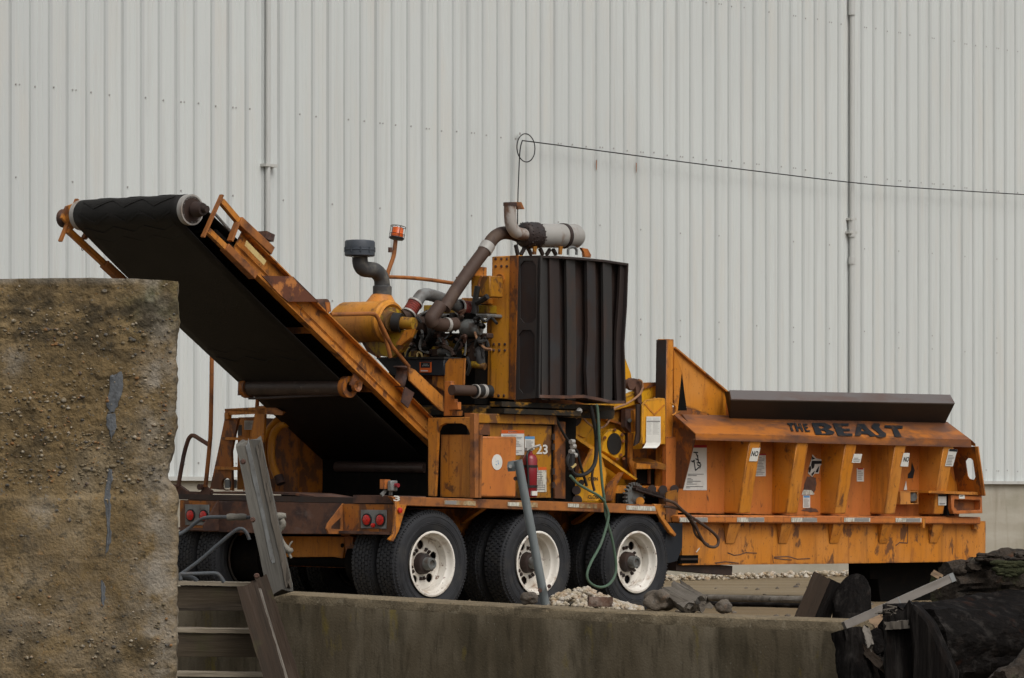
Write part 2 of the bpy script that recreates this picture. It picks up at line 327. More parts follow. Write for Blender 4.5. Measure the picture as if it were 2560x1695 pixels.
for i in range(-14, 40):
    a = P0 + i*PP
    for q, (w0, h0) in enumerate(((.048, .020), (.044, .020), (.044, .020))):
        t = a + q*PP/3
        if q == 0: prof += [(t-.034, 0), (t-.030, -.012), (t-.026, 0)]            # lap joint line
        prof += [(t-.020, 0), (t-.004, h0), (t+w0-.004, h0), (t+w0+.016, 0)]
        for m_ in (.115, .19): prof += [(t+m_, 0), (t+m_+.006, .005), (t+m_+.03, .005), (t+m_+.036, 0)]
n = len(prof)
ribside = []                                       # rib shading painted in: darker joint lip, left flank and crown
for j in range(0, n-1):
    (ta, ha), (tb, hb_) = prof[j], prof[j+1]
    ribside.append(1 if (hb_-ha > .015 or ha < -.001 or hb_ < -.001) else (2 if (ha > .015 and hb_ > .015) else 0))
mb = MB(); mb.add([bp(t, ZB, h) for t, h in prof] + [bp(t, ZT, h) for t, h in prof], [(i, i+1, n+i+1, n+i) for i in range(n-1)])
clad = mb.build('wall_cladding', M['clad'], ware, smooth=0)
M['cladtop'] = mk('shaded_rib_crown', (.50, .52, .507), [((.45, .465, .455), (3, 3, .3), 5, .45, .65, .7)], rough=.5, rnd=False)  # crown tone lowered as part of the painted rib shading
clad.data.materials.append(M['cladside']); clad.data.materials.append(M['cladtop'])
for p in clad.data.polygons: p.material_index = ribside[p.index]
t0, t1 = prof[0][0], prof[-1][0]
def slab(name, ta, tb, za, zb, na, nb, mat, bevel=0):
    m_ = MB(); vs = [bp(t, z, q) for t in (ta, tb) for z in (za, zb) for q in (na, nb)]
    return m_.add(vs, [(0,1,3,2),(4,6,7,5),(0,4,5,1),(2,3,7,6),(0,2,6,4),(1,5,7,3)])
slab('', t0, t1, -.3, ZB-.03, -.6, .0, None).build('foundation', M['found'], ware)
slab('', t0, t1, ZB-.03, ZB+.02, -.3, .07, None).build('base_trim', M['cladrib'], ware)
slab('', t0, t1, ZT-.05, ZT+.25, -20, .25, None).build('roof', M['cladrib'], ware)
slab('', t0, t1, -.2, ZT-.06, -20, -.7, None).build('inner_wall', M['cladrib'], ware)
mb = MB()
for z, every in ((BW('', 985, 297)[1], 1), (BW('', 1555, 371)[1]+2.33, 1), (BW('', 20, 407)[1], 3), (ZB+.18, 1), (BW('', 20, 655)[1], 3), (ZB+2.05, 3)):
    for i in range(-4, 32):
        for q in range(3):
            if q and every == 3: continue
            if random.random() < .12: continue
            t = P0 + i*PP + q*PP/3 + .075; zz = z + random.uniform(-.012, .012)
            for dt in ((0, .055) if q == 0 and every == 1 else (0,)):
                mb.cyl(bp(t+dt, zz, 0), bp(t+dt, zz, .010), .012, n=6)
join(clad, mb, M['screw'])
mb = MB()
for u, v in ((1375, 378), (1467, 384)):
    t, z = BW('', u, v); mb.plate([bp(t-.006, z+.05, .030), bp(t+.010, z+.04, .030), bp(t+.008, z-.07, .030), bp(t-.002, z-.10, .030)], bn*.003)
mb.build('rust_drips', M['rustbar'], ware, smooth=0)
M['condmat'] = mk('painted_conduit', (.47, .475, .455), [((.40, .39, .37), (4, 4, .5), 5, .5, .7, .7)], rough=.5)
def conduit(pts, r, clamps, couplings=()):
    o = MB().tube(pts, r, 10, smooth=False).build('conduit', M['condmat'], ware, smooth=60)
    for t, z, w in clamps:
        k = slab('', t-w, t+w, z-.018, z+.018, .0, .10, None); k.build('pipe_clamp', M['cladrib'], o)
    for t, z, h in couplings:
        MB().cyl(bp(t, z-h, .06), bp(t, z+h, .06), r+.012, n=12).build('coupling', M['condmat'], o)
tc_, zc = BW('', 613, 383)
conduit([bp(tc_, ZT-.2, .06), bp(tc_-.02, ZB+.3, .06)], .034, [(tc_+.02, zc, .11)])
tc_, zc = BW('', 1962, 500)
conduit([bp(tc_+.02, ZT-.2, .06), bp(tc_, ZB+.2, .06)], .040, [(tc_, BW('', 1962, 507)[1], .07), (tc_, BW('', 1960, 538)[1], .09)],
        [(tc_, BW('', 1962, 527)[1], .14), (tc_, BW('', 1960, 603)[1], .05), (tc_, BW('', 1962, 14)[1], .14)])
mb = MB(); cb = []
for u, v in ((1208, 325), (1300, 337), (1450, 357), (1600, 377), (1800, 402), (1960, 421), (2100, 433), (2368, 450), (2600, 462)):
    t, z = BW('', u, v, .16); cb.append(bp(t, z, .16))
mb.tube(cb, .0085, 6)
mb.tube([bp(BW('', u, v, .16)[0], BW('', u, v, .16)[1], .16) for u, v in ((1208, 325), (1203, 345), (1200, 395), (1197, 500), (1196, 760))], .009, 6)
t, z = BW('', 1215, 342, .16); mb.tube([bp(t+.19*math.cos(a), z+.19*math.sin(a), .17) for a in [i*math.pi/8 for i in range(17)]], .008, 6)
o = mb.build('wall_cable', M['hose']); tag(o, 'thin dark cable with a small coil, sagging across the white warehouse wall', 'cable')
o = MB().bx(V((-.012, -.012, -.012))+bp(t-.02, z+.2, .08), V((.012, .06, .012))+bp(t-.02, z+.2, .08)).build('cable_hook', M['screw'], o)

# pebble strip at the foot of the warehouse
def pebbles(name, mat, spots, lab, cat):
    mb = MB()
    for i, (p, r) in enumerate(spots): mb.blob(p, (r*random.uniform(.8, 1.3), r*random.uniform(.8, 1.3), r*random.uniform(.6, .9)), i, 1, .3, 1.2)
    o = mb.build(name, mat, smooth=60); tag(o, lab, cat, kind='stuff'); return o
M['pebble'] = mk('pale_pebbles', (.32, .265, .185), [((.45, .41, .35), (9, 9, 9), 2, .45, .6, .9), ((.30, .20, .11), (7, 7, 7), 2, .52, .66, .8), ((.25, .23, .21), (25, 25, 25), 5, .55, .7, .5)], rough=.7, bump=(40, .2, 4), rnd=False)
pebbles('gravel_strip', M['pebble'], [(bp(random.uniform(2, 13), random.uniform(0, .06), random.uniform(.25, .9)), random.uniform(.018, .05)) for _ in range(900)],
        'strip of pale crushed stone along the foot of the warehouse', 'gravel')

# ------------------------------------------------------------------ concrete wall, left foreground
def aggregate(name, base, mid, dark, pale):
    m = mk(name, base, [(mid, (2.2, 2.2, 2.2), 6, .42, .62, .9), (dark, (3.2, 3.2, 4.5), 9, .50, .68, .85), (pale, (1.6, 1.6, 1.1), 8, .56, .70, .75),
        ((.035, .027, .015), (26, 26, 26), 7, .54, .66, .75), ((.16, .15, .13), (48, 48, 48), 2, .66, .70, .8), ((.23, .135, .05), (38, 38, 38), 1, .68, .72, .7), ((.075, .085, .03), (9, 9, 9), 7, .38, .56, .8, 0, 'moss'), ((.30, .265, .215), (5, 5, 5), 8, .40, .56, .85, 0, 'pale'), ((.036, .028, .016), (7, 7, 9), 9, .42, .60, .9, 0, 'dark')],
        rough=.92, bump=(70, .8, 8, .012), rnd=False)
    return m
M['aggr'] = aggregate('exposed_aggregate_concrete', (.165, .112, .050), (.215, .152, .075), (.095, .064, .028), (.30, .25, .175))
M['mortar'] = mk('grey_mortar_patch', (.10, .105, .11), [((.14, .14, .14), (9, 9, 4), 6, .5, .65, .8), ((.06, .06, .06), (30, 30, 20), 6, .5, .66, .7)], rough=.8, bump=(60, .5, 5))
PZ = 20.0
edge = [(1600, 411), (1500, 412), (1450, 413), (1340, 412), (1250, 414), (1160, 413), (1128, 407), (1105, 388), (1080, 391), (1045, 402), (1015, 406), (985, 412), (960, 410), (935, 407), (905, 411), (880, 412), (820, 409), (790, 411), (745, 416), (690, 415), (655, 413)]
top = [(-60, 646), (0, 645), (120, 643), (230, 643), (320, 645), (380, 648), (413, 651)]
def interp(tb, x):
    tb = sorted(tb)
    for (a, b), (c, d) in zip(tb, tb[1:]):
        if a <= x <= c: return b+(d-b)*(x-a)/(c-a)
    return tb[0][1] if x < tb[0][0] else tb[-1][1]
NR, NC = 230, 130
def relief(q):
    patch = max(0, min(1, .5+2.2*noise.noise(V((q.x*2.2, 3, q.z*2.8)))))        # smooth cement skin here, washed-out aggregate there
    lowhalf = 1/(1+math.exp((q.z-1.172-.012*noise.noise(V((q.x*4, 1, 5))))/.004)); rough_end = 1/(1+math.exp((q.z+.02)/.06))
    patch *= 1-.65*lowhalf*(1-rough_end)
    d = lowhalf*.012 + noise.noise(q*3)*.007 + noise.noise(q*13)*.005*(.3+patch) + noise.noise(q*36)*.006*(.25+patch) + noise.noise(q*80)*.004*(.2+patch)
    for zl in (.30, .86, 1.30, 1.78): d -= .005*math.exp(-((q.z-zl-.012*noise.noise(V((q.x*3, zl, 0))))/.006)**2)*max(0, .6+noise.noise(V((q.x*5, zl, 2)))*1.5)
    return d
vs = []; 
for r in range(NR+1):
    for c in range(NC+1):
        fc = c/NC; fr_ = r/NR
        v = 1640 + (648-1640)*fr_
        ue = interp(edge, v)-4; u = -60 + (ue+60)*fc
        if fr_ > .99: v = interp(top, u)
        p = W('', u, v, PZ)
        q = p*1.0
        d = relief(q)
        ev = noise.noise(V((0, q.z*9, 3)))*.008 + noise.noise(V((0, q.z*30, 7)))*.006
        rim = max(0, (c-(NC-4))/4)**2
        p.y -= d - .025*rim; p.x += ev*fc
        if r == NR: p.y += .012; p.z += .006*noise.noise(V((q.x*9, 1, 0)))
        vs.append(p)
fs = [(r*(NC+1)+c, r*(NC+1)+c+1, (r+1)*(NC+1)+c+1, (r+1)*(NC+1)+c) for r in range(NR) for c in range(NC)]
mb = MB(); mb.add(vs, fs)
# back, right side and top
rim = [r*(NC+1)+NC for r in range(NR+1)] + [NR*(NC+1)+c for c in range(NC-1, -1, -1)]
base = len(mb.v)
DEP = 5; fl = []
for k in range(1, DEP+1):
    for i in rim:
        p = vs[i]; q = V((p.x-.036*k/DEP, p.y+.45*k/DEP, p.z)); q.x += .012*noise.noise(q*14) - .0; q.z += .006*noise.noise(q*11)
        mb.v.append(q)
R_ = len(rim)
ring = [rim] + [[base+(k-1)*R_+i for i in range(R_)] for k in range(1, DEP+1)]
for k in range(DEP): fl += [(ring[k][i], ring[k][i+1], ring[k+1][i+1], ring[k+1][i]) for i in range(R_-1)]
mb.f += fl
pillar = mb.build('concrete_wall', M['aggr'], smooth=50)
def paint_attr(o, name, fn):
    a = o.data.attributes.new(name, 'FLOAT', 'POINT')
    a.data.foreach_set('value', [float(max(0, min(1, fn(v.co + o.location)))) for v in o.data.vertices])
def gs(x, c, w): return math.exp(-((x-c)/w)**2)
xe_ = W('', 411, 900, PZ).x
paint_attr(pillar, 'pale', lambda q: (gs(q.x, xe_-.10, .085)*(.55+.45*gs(q.z, 1.75, .5)+.4*gs(q.z, .75, .35)) + .9*gs(q.x, W('m', 55, 360, PZ).x, .08)*gs(q.z, W('m', 55, 350, PZ).z, .06)
    + .9*gs(q.x, W('m', 150, 960, PZ).x, .09)*gs(q.z, W('m', 150, 960, PZ).z, .08) + (1 if q.z > W('', 200, 648, PZ).z-.004 else 0) + .35*gs(q.z, .55, .35)))
paint_attr(pillar, 'moss', lambda q: gs(q.x, xe_-.12, .12)*gs(q.z, W('m', 640, 120, PZ).z, .12)*1.2)
paint_attr(pillar, 'dark', lambda q: .35 + .75*gs(q.z, W('m', 300, 180, PZ).z, .16) + .5*gs(q.z, W('m', 300, 640, PZ).z, .10) + .45*gs(q.z, W('m', 0, 1480, PZ).z, .12))
tag(pillar, 'tall rough brown concrete wall end with exposed pebbles and grey mortar patches, left foreground', 'concrete wall')
for pts in ([(425,400),(448,396),(470,380),(478,420),(474,470),(460,505),(445,540),(430,548),(408,520),(412,490),(420,455)], [(412,550),(445,545),(452,598),(440,630),(430,655),(420,610),(410,590)],
            [(418,755),(432,760),(436,800),(428,850),(434,900),(428,960),(434,1030),(420,1075),(405,1105),(412,1030),(414,960),(402,880)], [(390,1190),(404,1200),(412,1225),(410,1260),(400,1300),(392,1270),(386,1225)]):
    mb = MB(); rr = []
    for a, b in zip(pts, pts[1:]+pts[:1]):
        for t in (0, .33, .66): rr.append((a[0]+(b[0]-a[0])*t+random.uniform(-3, 3), a[1]+(b[1]-a[1])*t+random.uniform(-3, 3)))
    cx = sum(p[0] for p in rr)/len(rr); n_ = len(rr)
    cy = sum(p[1] for p in rr)/len(rr)
    on_ = lambda u, v, dy: (lambda p: p + V((0, dy - relief(p), 0)))(W('m', u, v, PZ))
    L0 = [on_(u, v, .012) for u, v in rr]; vs_ = list(L0)
    for f_, dy in ((.93, -.004), (.55, -.008), (.2, -.007)):
        # keep the long shape: shrink sideways only
        vs_ += [W('m', cx_+(u-cx_)*f_, v+(cy-v)*(1-f_)*.12, PZ) + V((0, dy - relief(W('m', u, v, PZ))*.6 + .004*noise.noise(V((u*.1, v*.1, f_*9))), 0)) for (u, v) in rr for cx_ in [(min(q[0] for q in rr if abs(q[1]-v) < 30)+max(q[0] for q in rr if abs(q[1]-v) < 30))/2]]
    fs_ = [(k*n_+i, k*n_+(i+1) % n_, (k+1)*n_+(i+1) % n_, (k+1)*n_+i) for k in range(3) for i in range(n_)]
    mb.add(vs_, fs_ + [tuple(range(3*n_, 4*n_))]); mb.build('mortar_patch', M['mortar'], pillar, smooth=40)
mb = MB()
for i in range(900):
    u = random.uniform(0, 680); v = random.choice([random.uniform(40, 1560), random.gauss(240, 60), random.gauss(480, 60), random.gauss(650, 40), random.gauss(780, 30), random.gauss(1420, 60)])
    if not 40 < v < 1560: continue
    if u/1.5456 > (interp(edge, (680+v/1.5456)*.925)/.925 - 12): continue
    r = min(.017, abs(random.gauss(0, .0042))+.0032); p = W('m', u, v, PZ)
    mb.blob(p - V((0, relief(p)+.001, 0)), (r*random.uniform(.8, 1.5), r*.75, r*random.uniform(.6, 1)), i, 1, .3)
mb.build('embedded_pebbles', mk('wall_pebbles', (.16, .125, .075), [((.34, .29, .22), (17, 17, 17), 1, .52, .6, .8), ((.22, .10, .03), (14, 14, 14), 1, .56, .62, .8), ((.05, .05, .05), (19, 19, 19), 1, .55, .6, .8)], rough=.8, rnd=False), pillar, smooth=60)

# ------------------------------------------------------------------ low mossy retaining wall
M['moss'] = mk('mossy_concrete', (.100, .078, .047), [((.18, .148, .10), (1.6, 1.6, .7), 6, .47, .64, .85), ((.048, .038, .021), (3.5, 2.5, .7), 7, .48, .66, .85), ((.19, .14, .012), (6, 6, 2.2), 8, .60, .70, .5), ((.030, .023, .012), (16, 16, 3), 6, .52, .7, .6), ((.2, .18, .14), (40, 40, 40), 2, .70, .74, .5)], rough=.9, bump=(60, .35, 8, .01), rnd=False)
M['walltop'] = mk('worn_concrete_cap', (.20, .155, .095), [((.13, .10, .058), (5, 5, 5), 7, .45, .62, .85), ((.16, .125, .08), (9, 9, 9), 5, .55, .7, .7), ((.06, .05, .03), (30, 30, 30), 5, .55, .68, .7)], rough=.9, bump=(50, .8, 7, .02), rnd=False)
NS = 260; prof_ = [(.012, -.62), (.0, -.2), (0, -.075), (.006, -.055), (.022, -.010), (.04, 0), (.25, .003), (.44, 0), (.46, -.05), (.6, -.7)]
def wtop(t): return .318 + (.412-.318)*t/.842 - .012*math.sin(t*5)
vs = []
for i in range(NS+1):
    t = 1.45*i/NS
    for j, (nn_, dz) in enumerate(prof_):
        p = wl(t, nn_, wtop(t)+dz if dz > -.5 else -.62)
        k = noise.noise(p*7)*.003 + noise.noise(p*25)*.003
        if j in (1, 2, 3, 4, 5, 6): p += V((-.6, -.8, .3))*k
        if j in (3, 4): p.z -= max(0, noise.noise(p*6+V((9, 0, 0)))-.25)*.05
        vs.append(p)
n = len(prof_)
fs = [(i*n+j, i*n+j+1, (i+1)*n+j+1, (i+1)*n+j) for i in range(NS) for j in range(n-1)]
mb = MB(); mb.add(vs, fs + [tuple(range(n))])
low = mb.build('retaining_wall', M['moss'], smooth=40)
low.data.materials.append(M['walltop'])
M['wallband'] = mk('weathered_wall_edge', (.125, .098, .06), [((.075, .058, .034), (6, 6, 9), 8, .45, .6, .9), ((.19, .16, .11), (14, 14, 14), 5, .56, .68, .7)], rough=.9, bump=(60, .7, 7, .01), rnd=False)
low.data.materials.append(M['wallband'])
for p in low.data.polygons[:NS*(n-1)]:
    if p.index % (n-1) in (4, 5, 6, 7): p.material_index = 1
    if p.index % (n-1) in (2, 3): p.material_index = 2
low.data.polygons[NS*(n-1)].material_index = 1
tag(low, 'low mossy concrete retaining wall running across the foreground below the wheels', 'retaining wall')
# ------------------------------------------------------------------ the grinder
G = empty('horizontal_grinder', (0, 0, 0)); G.matrix_world = MW
tag(G, 'rusty orange trailer-mounted wood grinder with raised black conveyor, engine, hopper and three axles', 'grinder')
def plate(name, k, pts, th, mat, parent=None, holes=(), bevel=0, label=None, **kw):
    return MB().plate(poly(k, pts, **kw), th, [poly(k, h, **kw) for h in holes]).build(name, M[mat], parent or G, bevel=bevel, label=label)
def lerp(a, b, t): return a + (b-a)*t
def quad(q, s, t): return lerp(lerp(q[0], q[1], s), lerp(q[3], q[2], s), t)        # q: bottom-left, bottom-right, top-right, top-left
def sub(parent): return parent
def sticker(name, q, mat, parent, marks=(), label=None, off=.003):
    """a thin flat sheet on a surface; marks = (s0, t0, s1, t1, material) printed on it"""
    q = [V(p) for p in q]; n = (q[1]-q[0]).cross(q[3]-q[0]).normalized()
    o = MB().plate([p + n*off for p in q], n*.002).build(name, M[mat], parent, smooth=0, label=label)
    by = {}
    for s0, t0, s1, t1, m_ in marks:
        by.setdefault(m_, MB()).plate([quad(q, s, t) + n*(off+.0025) for s, t in ((s0, t0), (s1, t0), (s1, t1), (s0, t1))], n*.001)
    for m_, b_ in by.items(): b_.build('print', M[m_], o, smooth=0)
    return o, n
def lines(s0, s1, t0, t1, n, mat='greyink', seed=1):
    r = random.Random(seed); res = []
    for i in range(n):
        t = t1 + (t0-t1)*(i+.5)/n; h = (t1-t0)/n*.22
        res.append((s0, t-h, s0+(s1-s0)*r.uniform(.6, 1), t+h, mat))
    return res
def lettering(txt, q, mat, parent, off=.006, name='lettering'):
    cu = bpy.data.curves.new(name, 'FONT'); cu.body = txt; cu.extrude = 0; cu.offset = .025
    t = bpy.data.objects.new(name, cu); C.objects.link(t); bpy.context.view_layer.update()
    me = bpy.data.meshes.new_from_object(t.evaluated_get(bpy.context.evaluated_depsgraph_get())); bpy.data.objects.remove(t)
    xs = [v.co.x for v in me.vertices]; ys = [v.co.y for v in me.vertices]
    q = [V(p) for p in q]; n = (q[1]-q[0]).cross(q[3]-q[0]).normalized()
    mb = MB(); mb.add([quad(q, (v.co.x-min(xs))/(max(xs)-min(xs)), (v.co.y-min(ys))/(max(ys)-min(ys))) + n*off for v in me.vertices], [tuple(p.vertices) for p in me.polygons])
    bpy.data.meshes.remove(me)
    return mb.build(name, M[mat], parent, smooth=0)
def Q(k, l, b, r, t, **kw): return [A(k, l, b, **kw), A(k, r, b, **kw), A(k, r, t, **kw), A(k, l, t, **kw)]

# -- wheels
TY = MB(); R0 = .525
TY.lathe([(.055, .30), (.03, .315), (.012, .36), (.0, .42), (.004, .465), (.022, .495), (.04, .507)]
         + sum([[(a, .514), (a+.034, .514), (a+.036, .503), (a+.043, .503)] for a in (.04, .083, .126, .169)], []) + [(.21, .514), (.236, .507),
         (.256, .495), (.274, .465), (.278, .42), (.266, .36), (.248, .315), (.223, .30)], (0, 0, 0), (0, 1, 0), 72, close=True)
for i in range(64):
    for j in range(5):
        a = 2*math.pi*(i+(.5 if j % 2 else 0))/64; y = .058 + .043*j
        rot = Matrix.Rotation(-a, 3, 'Y'); TY.box(rot @ V((0, y, .515)), (.038, .033, .014), rot)
for i in range(96):
    a = 2*math.pi*i/96; rot = Matrix.Rotation(-a, 3, 'Y')
    for y, s in ((.014, 1), (.264, -1)): TY.box(rot @ V((0, y+.006*s, .492)), (.013, .012, .022), rot)
for rr in (.385, .40, .455): TY.lathe([(-.001+(.42-rr)*.0 + (.012*(1-(rr-.36)/.06) if rr < .42 else .003), rr-.004), (-.004 + (.012*(1-(rr-.36)/.06) if rr < .42 else .003), rr), (-.001 + (.012*(1-(rr-.36)/.06) if rr < .42 else .003), rr+.004)], (0, 0, 0), (0, 1, 0), 72)
tyre_o = TY.build('tyre', M['tyre'], smooth=35, origin=(0, 0, 0)); tyre_me = tyre_o.data; bpy.data.objects.remove(tyre_o)
RM = MB()
RM.lathe([(.004, .318), (.0, .310), (.0, .298), (.010, .290), (.03, .287), (.055, .280), (.07, .262), (.10, .258), (.155, .258), (.16, .252)], (0, 0, 0), (0, 1, 0), 64)
circ = lambda cx, cz, rx, rz, n, y, a0=0: [V((cx + rx*math.cos(a0+2*math.pi*i/n), y, cz + rz*math.sin(a0+2*math.pi*i/n))) for i in range(n)]
holes = [circ(.182*math.cos(a), .182*math.sin(a), .045, .045, 20, .155) for a in [math.radians(54+72*i) for i in range(5)]] + [circ(0, 0, .106, .106, 32, .155)]
RM.plate(circ(0, 0, .255, .255, 64, .155), (0, .012, 0), holes)
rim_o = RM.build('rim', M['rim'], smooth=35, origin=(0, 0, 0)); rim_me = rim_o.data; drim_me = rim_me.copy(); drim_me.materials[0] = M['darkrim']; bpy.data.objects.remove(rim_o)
HB = MB(); HB.lathe([(.34, .20), (.20, .20), (.20, .102), (.10, .100), (.085, .092), (.08, .06)], (0, 0, 0), (0, 1, 0), 28)
for i in range(10):
    a = math.radians(18+36*i + (9 if i % 2 else -9)); rot = Matrix.Rotation(-a, 3, 'Y')
    HB.box(rot @ V((0, .148, .145)), (.024, .016, .034), rot); HB.box(rot @ V((0, .138, .150)), (.018, .02, .018), rot)
hub_o = HB.build('hub', M['darkrust'], smooth=35, origin=(0, 0, 0)); hub_me = hub_o.data; bpy.data.objects.remove(hub_o)
HC = MB().lathe([(.09, .064), (.0, .061), (-.03, .056), (-.03, .038), (-.01, .034), (-.01, .0005)], (0, .035, 0), (0, 1, 0), 24)
cap_o = HC.build('hub_cap', M['hubgrey'], smooth=35, origin=(0, 0, 0)); cap_me = cap_o.data; bpy.data.objects.remove(cap_o)
def wheel(x, y, z, face, spin, full):
    w = empty('wheel', (x, y, z), G); w.rotation_euler = (0, spin, 0 if face else math.pi)
    for nm, me in (('tyre', tyre_me), ('rim', rim_me if full else drim_me)) + ((('hub', hub_me), ('hub_cap', cap_me)) if full else ()):
        c = bpy.data.objects.new(nm, me); C.objects.link(c); c.parent = w
    return w
for i, x in enumerate((-.013, 1.51, 3.025)):
    wheel(x, 0, .527, True, .55+.9*i, True); wheel(x, .62, .527, False, .3*i, False)
    wheel(x, 2.50, .527, True, .2+i, False); wheel(x, 3.12, .527, False, .7*i, False)
    MB().cyl((x, .1, .527), (x, 3.0, .527), .065).build('axle', M['black'], G)
    for ya, yb in ((.64, .95), (2.17, 2.62)): MB().cyl((x, ya, .527), (x, yb, .527), .245, n=28).build('brake_drum', M['black'], G)

# -- chassis
RAILT = [A('', 905, 1147.5, y=-.03), A('', 1540, 1168, y=-.03)]
RAILB = [A('', 925, 1169, y=-.03), A('', 1541, 1190, y=-.03)]
MB().plate([RAILT[0], RAILT[1], RAILB[1], RAILB[0]], (0, .06, 0)).build('side_rail', M['rustbar'], G, bevel=.006)
MB().plate([V((-.52, .03, 1.155)), V((3.45, .03, 1.098)), V((3.45, .03, 1.06)), V((-.52, .03, 1.10))], (0, 3.08, 0)).build('deck_plate', M['darkrust'], G)
MB().bx((-.3, 3.08, 1.04), (3.45, 3.14, 1.15)).build('side_rail', M['rustbar'], G)
for (l, r, lab) in (((622, 32), (712, 72), 'white'), ((712, 32), (856, 74), 'amber')): pass
tapes = [('l', 622, 67, 853, 32), ('l', 1087, 80, 1312, 44), ('l', 1533, 88, 1752, 55), ('l', 1970, 106, 2184, 72)]
for j, (k, l, b, r, t) in enumerate(tapes):
    sl_ = .033*(r-l)
    q = [A(k, l, b-4, y=-.03), A(k, r, b+4, y=-.03), A(k, r, t+5, y=-.03), A(k, l, t-2, y=-.03)]
    sticker('reflective_tape', q, ('tapered', 'tapered', 'tapered', 'tape')[j], G, [(.02, .1, .38, .9, 'greyink' if j == 0 else 'tape')])
for y in (.95, 2.2): MB().bx((-.25, y-.06, .78), (3.6, y+.06, 1.05)).build('frame_beam', M['orange3'], G)
for y in (.72, 2.42): MB().bx((-.1, y-.04, .62), (3.4, y+.04, .80)).build('spring_beam', M['black'], G)
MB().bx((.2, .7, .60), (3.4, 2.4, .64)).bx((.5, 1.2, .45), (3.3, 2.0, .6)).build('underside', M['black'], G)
MB().bx((.3, .66, .66), (3.55, .68, 1.05)).build('inner_skirt', M['orange3'], G)
for (u0, v0, u1, v1) in ((1118, 1172, 1070, 1205), (1372, 1178, 1325, 1212)):
    MB().beam(A('', u0, v0, y=.05), A('', u1, v1, y=.6), .05, .05).build('outrigger', M['orange'], G)
# suspension cross member and hangers seen from behind
BXc = -.12
MB().plate(poly('k', [(640, 655), (1800, 660), (1800, 760), (1780, 880), (1690, 865), (1180, 868), (860, 850), (660, 840)], x=BXc), (.05, 0, 0)).build('cross_member', M['orange'], G)
MB().plate(poly('k', [(1150, 870), (2060, 875), (2080, 1010), (1950, 985), (1160, 960)], x=BXc+.25), (.05, 0, 0)).build('cross_member', M['orange3'], G)
mb = MB()
for u, v in ((708, 712), (1780, 750)): mb.cyl(A('k', u, v, x=BXc-.003), A('k', u, v, x=BXc-.003)+V((-.004, 0, 0)), .022, n=14)
mb.build('bolt_hole_shade', M['black'], G)  # black discs paint the dark inside of the holes
MB().plate(poly('k', [(1800, 655), (1890, 660), (1890, 740), (2050, 750), (2060, 900), (1960, 970), (1880, 960), (1815, 880)], x=BXc-.1), (.08, 0, 0)).build('spring_hanger', M['orange3'], G)
MB().cyl(A('k', 1965, 850, x=BXc-.12), A('k', 1965, 850, x=BXc), .075, n=20).build('spring_eye', M['orange3'], G)
MB().plate(poly('k', [(530, 740), (640, 740), (630, 880), (560, 895), (530, 840)], x=BXc-.05), (.08, 0, 0)).build('spring_hanger', M['orange3'], G)
MB().bx((BXc, 2.55, .70), (BXc+.1, 2.75, 1.0)).build('spring_hanger', M['orange2'], G)
# rear bumper
BX = -.52
bt = [A('k', 125, 285, x=BX), A('k', 1790, 318, x=BX), A('k', 2330, 325, x=BX)]
bb = [A('k', 115, 600, x=BX), A('k', 2250, 655, x=BX)]
MB().plate(poly('k', [(122, 285), (1790, 318), (2330, 325), (2300, 640), (1180, 632), (118, 602)], x=BX), (.05, 0, 0)).build('rear_bumper', M['rust'], G, bevel=.006)
def light_box(l, r, t, b, gl, gr, gt, gb, lamps, gusset):
    # shelf below, cheeks, recessed orange panel with two round red lamps
    pl, pr = A('k', l, b, x=BX), A('k', r, b, x=BX)
    MB().bx((BX-.07, pr.y, pr.z-.0), (BX-.002, pl.y, pr.z+.025)).build('light_shelf', M['rust'], G)
    MB().plate(poly('k', [(l, t), (r, t+8), (r, b), (l, b-8)], x=BX-.004), (-.008, 0, 0)).build('light_panel', M['orange3'], G)
    lp = MB().plate(poly('k', [(gl, gt), (gr, gt+4), (gr, gb), (gl, gb-6)], x=BX-.014), (-.008, 0, 0)).build('lamp_plate', M['greypipe'], G, bevel=.01)
    for u, v in lamps:
        p = A('k', u, v, x=BX-.022)
        MB().lathe([(0, .062), (.014, .062), (.016, .056), (.010, .05)], p, (-1, 0, 0), 28).build('lamp_ring', M['hose'], lp)
        MB().lathe([(0, .051), (.016, .049), (.022, .035), (.024, .0005)], p, (-1, 0, 0), 28).build('tail_lamp', M['lens'], lp)
light_box(128, 515, 290, 600, 178, 425, 330, 545, [(234, 442), (368, 448)], 1)
light_box(1795, 2310, 325, 640, 1972, 2236, 385, 580, [(2034, 488), (2172, 490)], 0)
p = A('k', 2098, 545, x=BX-.03); MB().lathe([(0, .022), (.02, .02), (.026, .0005)], p, (-1, 0, 0), 16).build('marker_lamp', M['lens'], G)
MB().plate([A('k', 518, 290, x=BX), A('k', 518, 600, x=BX), A('k', 518, 600, x=BX)+V((-.2, 0, .0)), A('k', 518, 600, x=BX)+V((-.2, 0, .06))], (0, .02, 0)).build('gusset', M['rust'], G)
g0, g1 = A('k', 1792, 320, x=BX), A('k', 1792, 630, x=BX)
MB().plate([g0, g1, g1+V((-.20, 0, 0)), g1+V((-.23, 0, .05)), g1+V((-.21, 0, .10))], (0, .02, 0), [[lerp(g0, g1, .45)+V((-.03, 0, 0)), g1+V((-.03, 0, .04)), g1+V((-.17, 0, .05)), g1+V((-.165, 0, .075))]]).build('gusset', M['rustbar'], G)
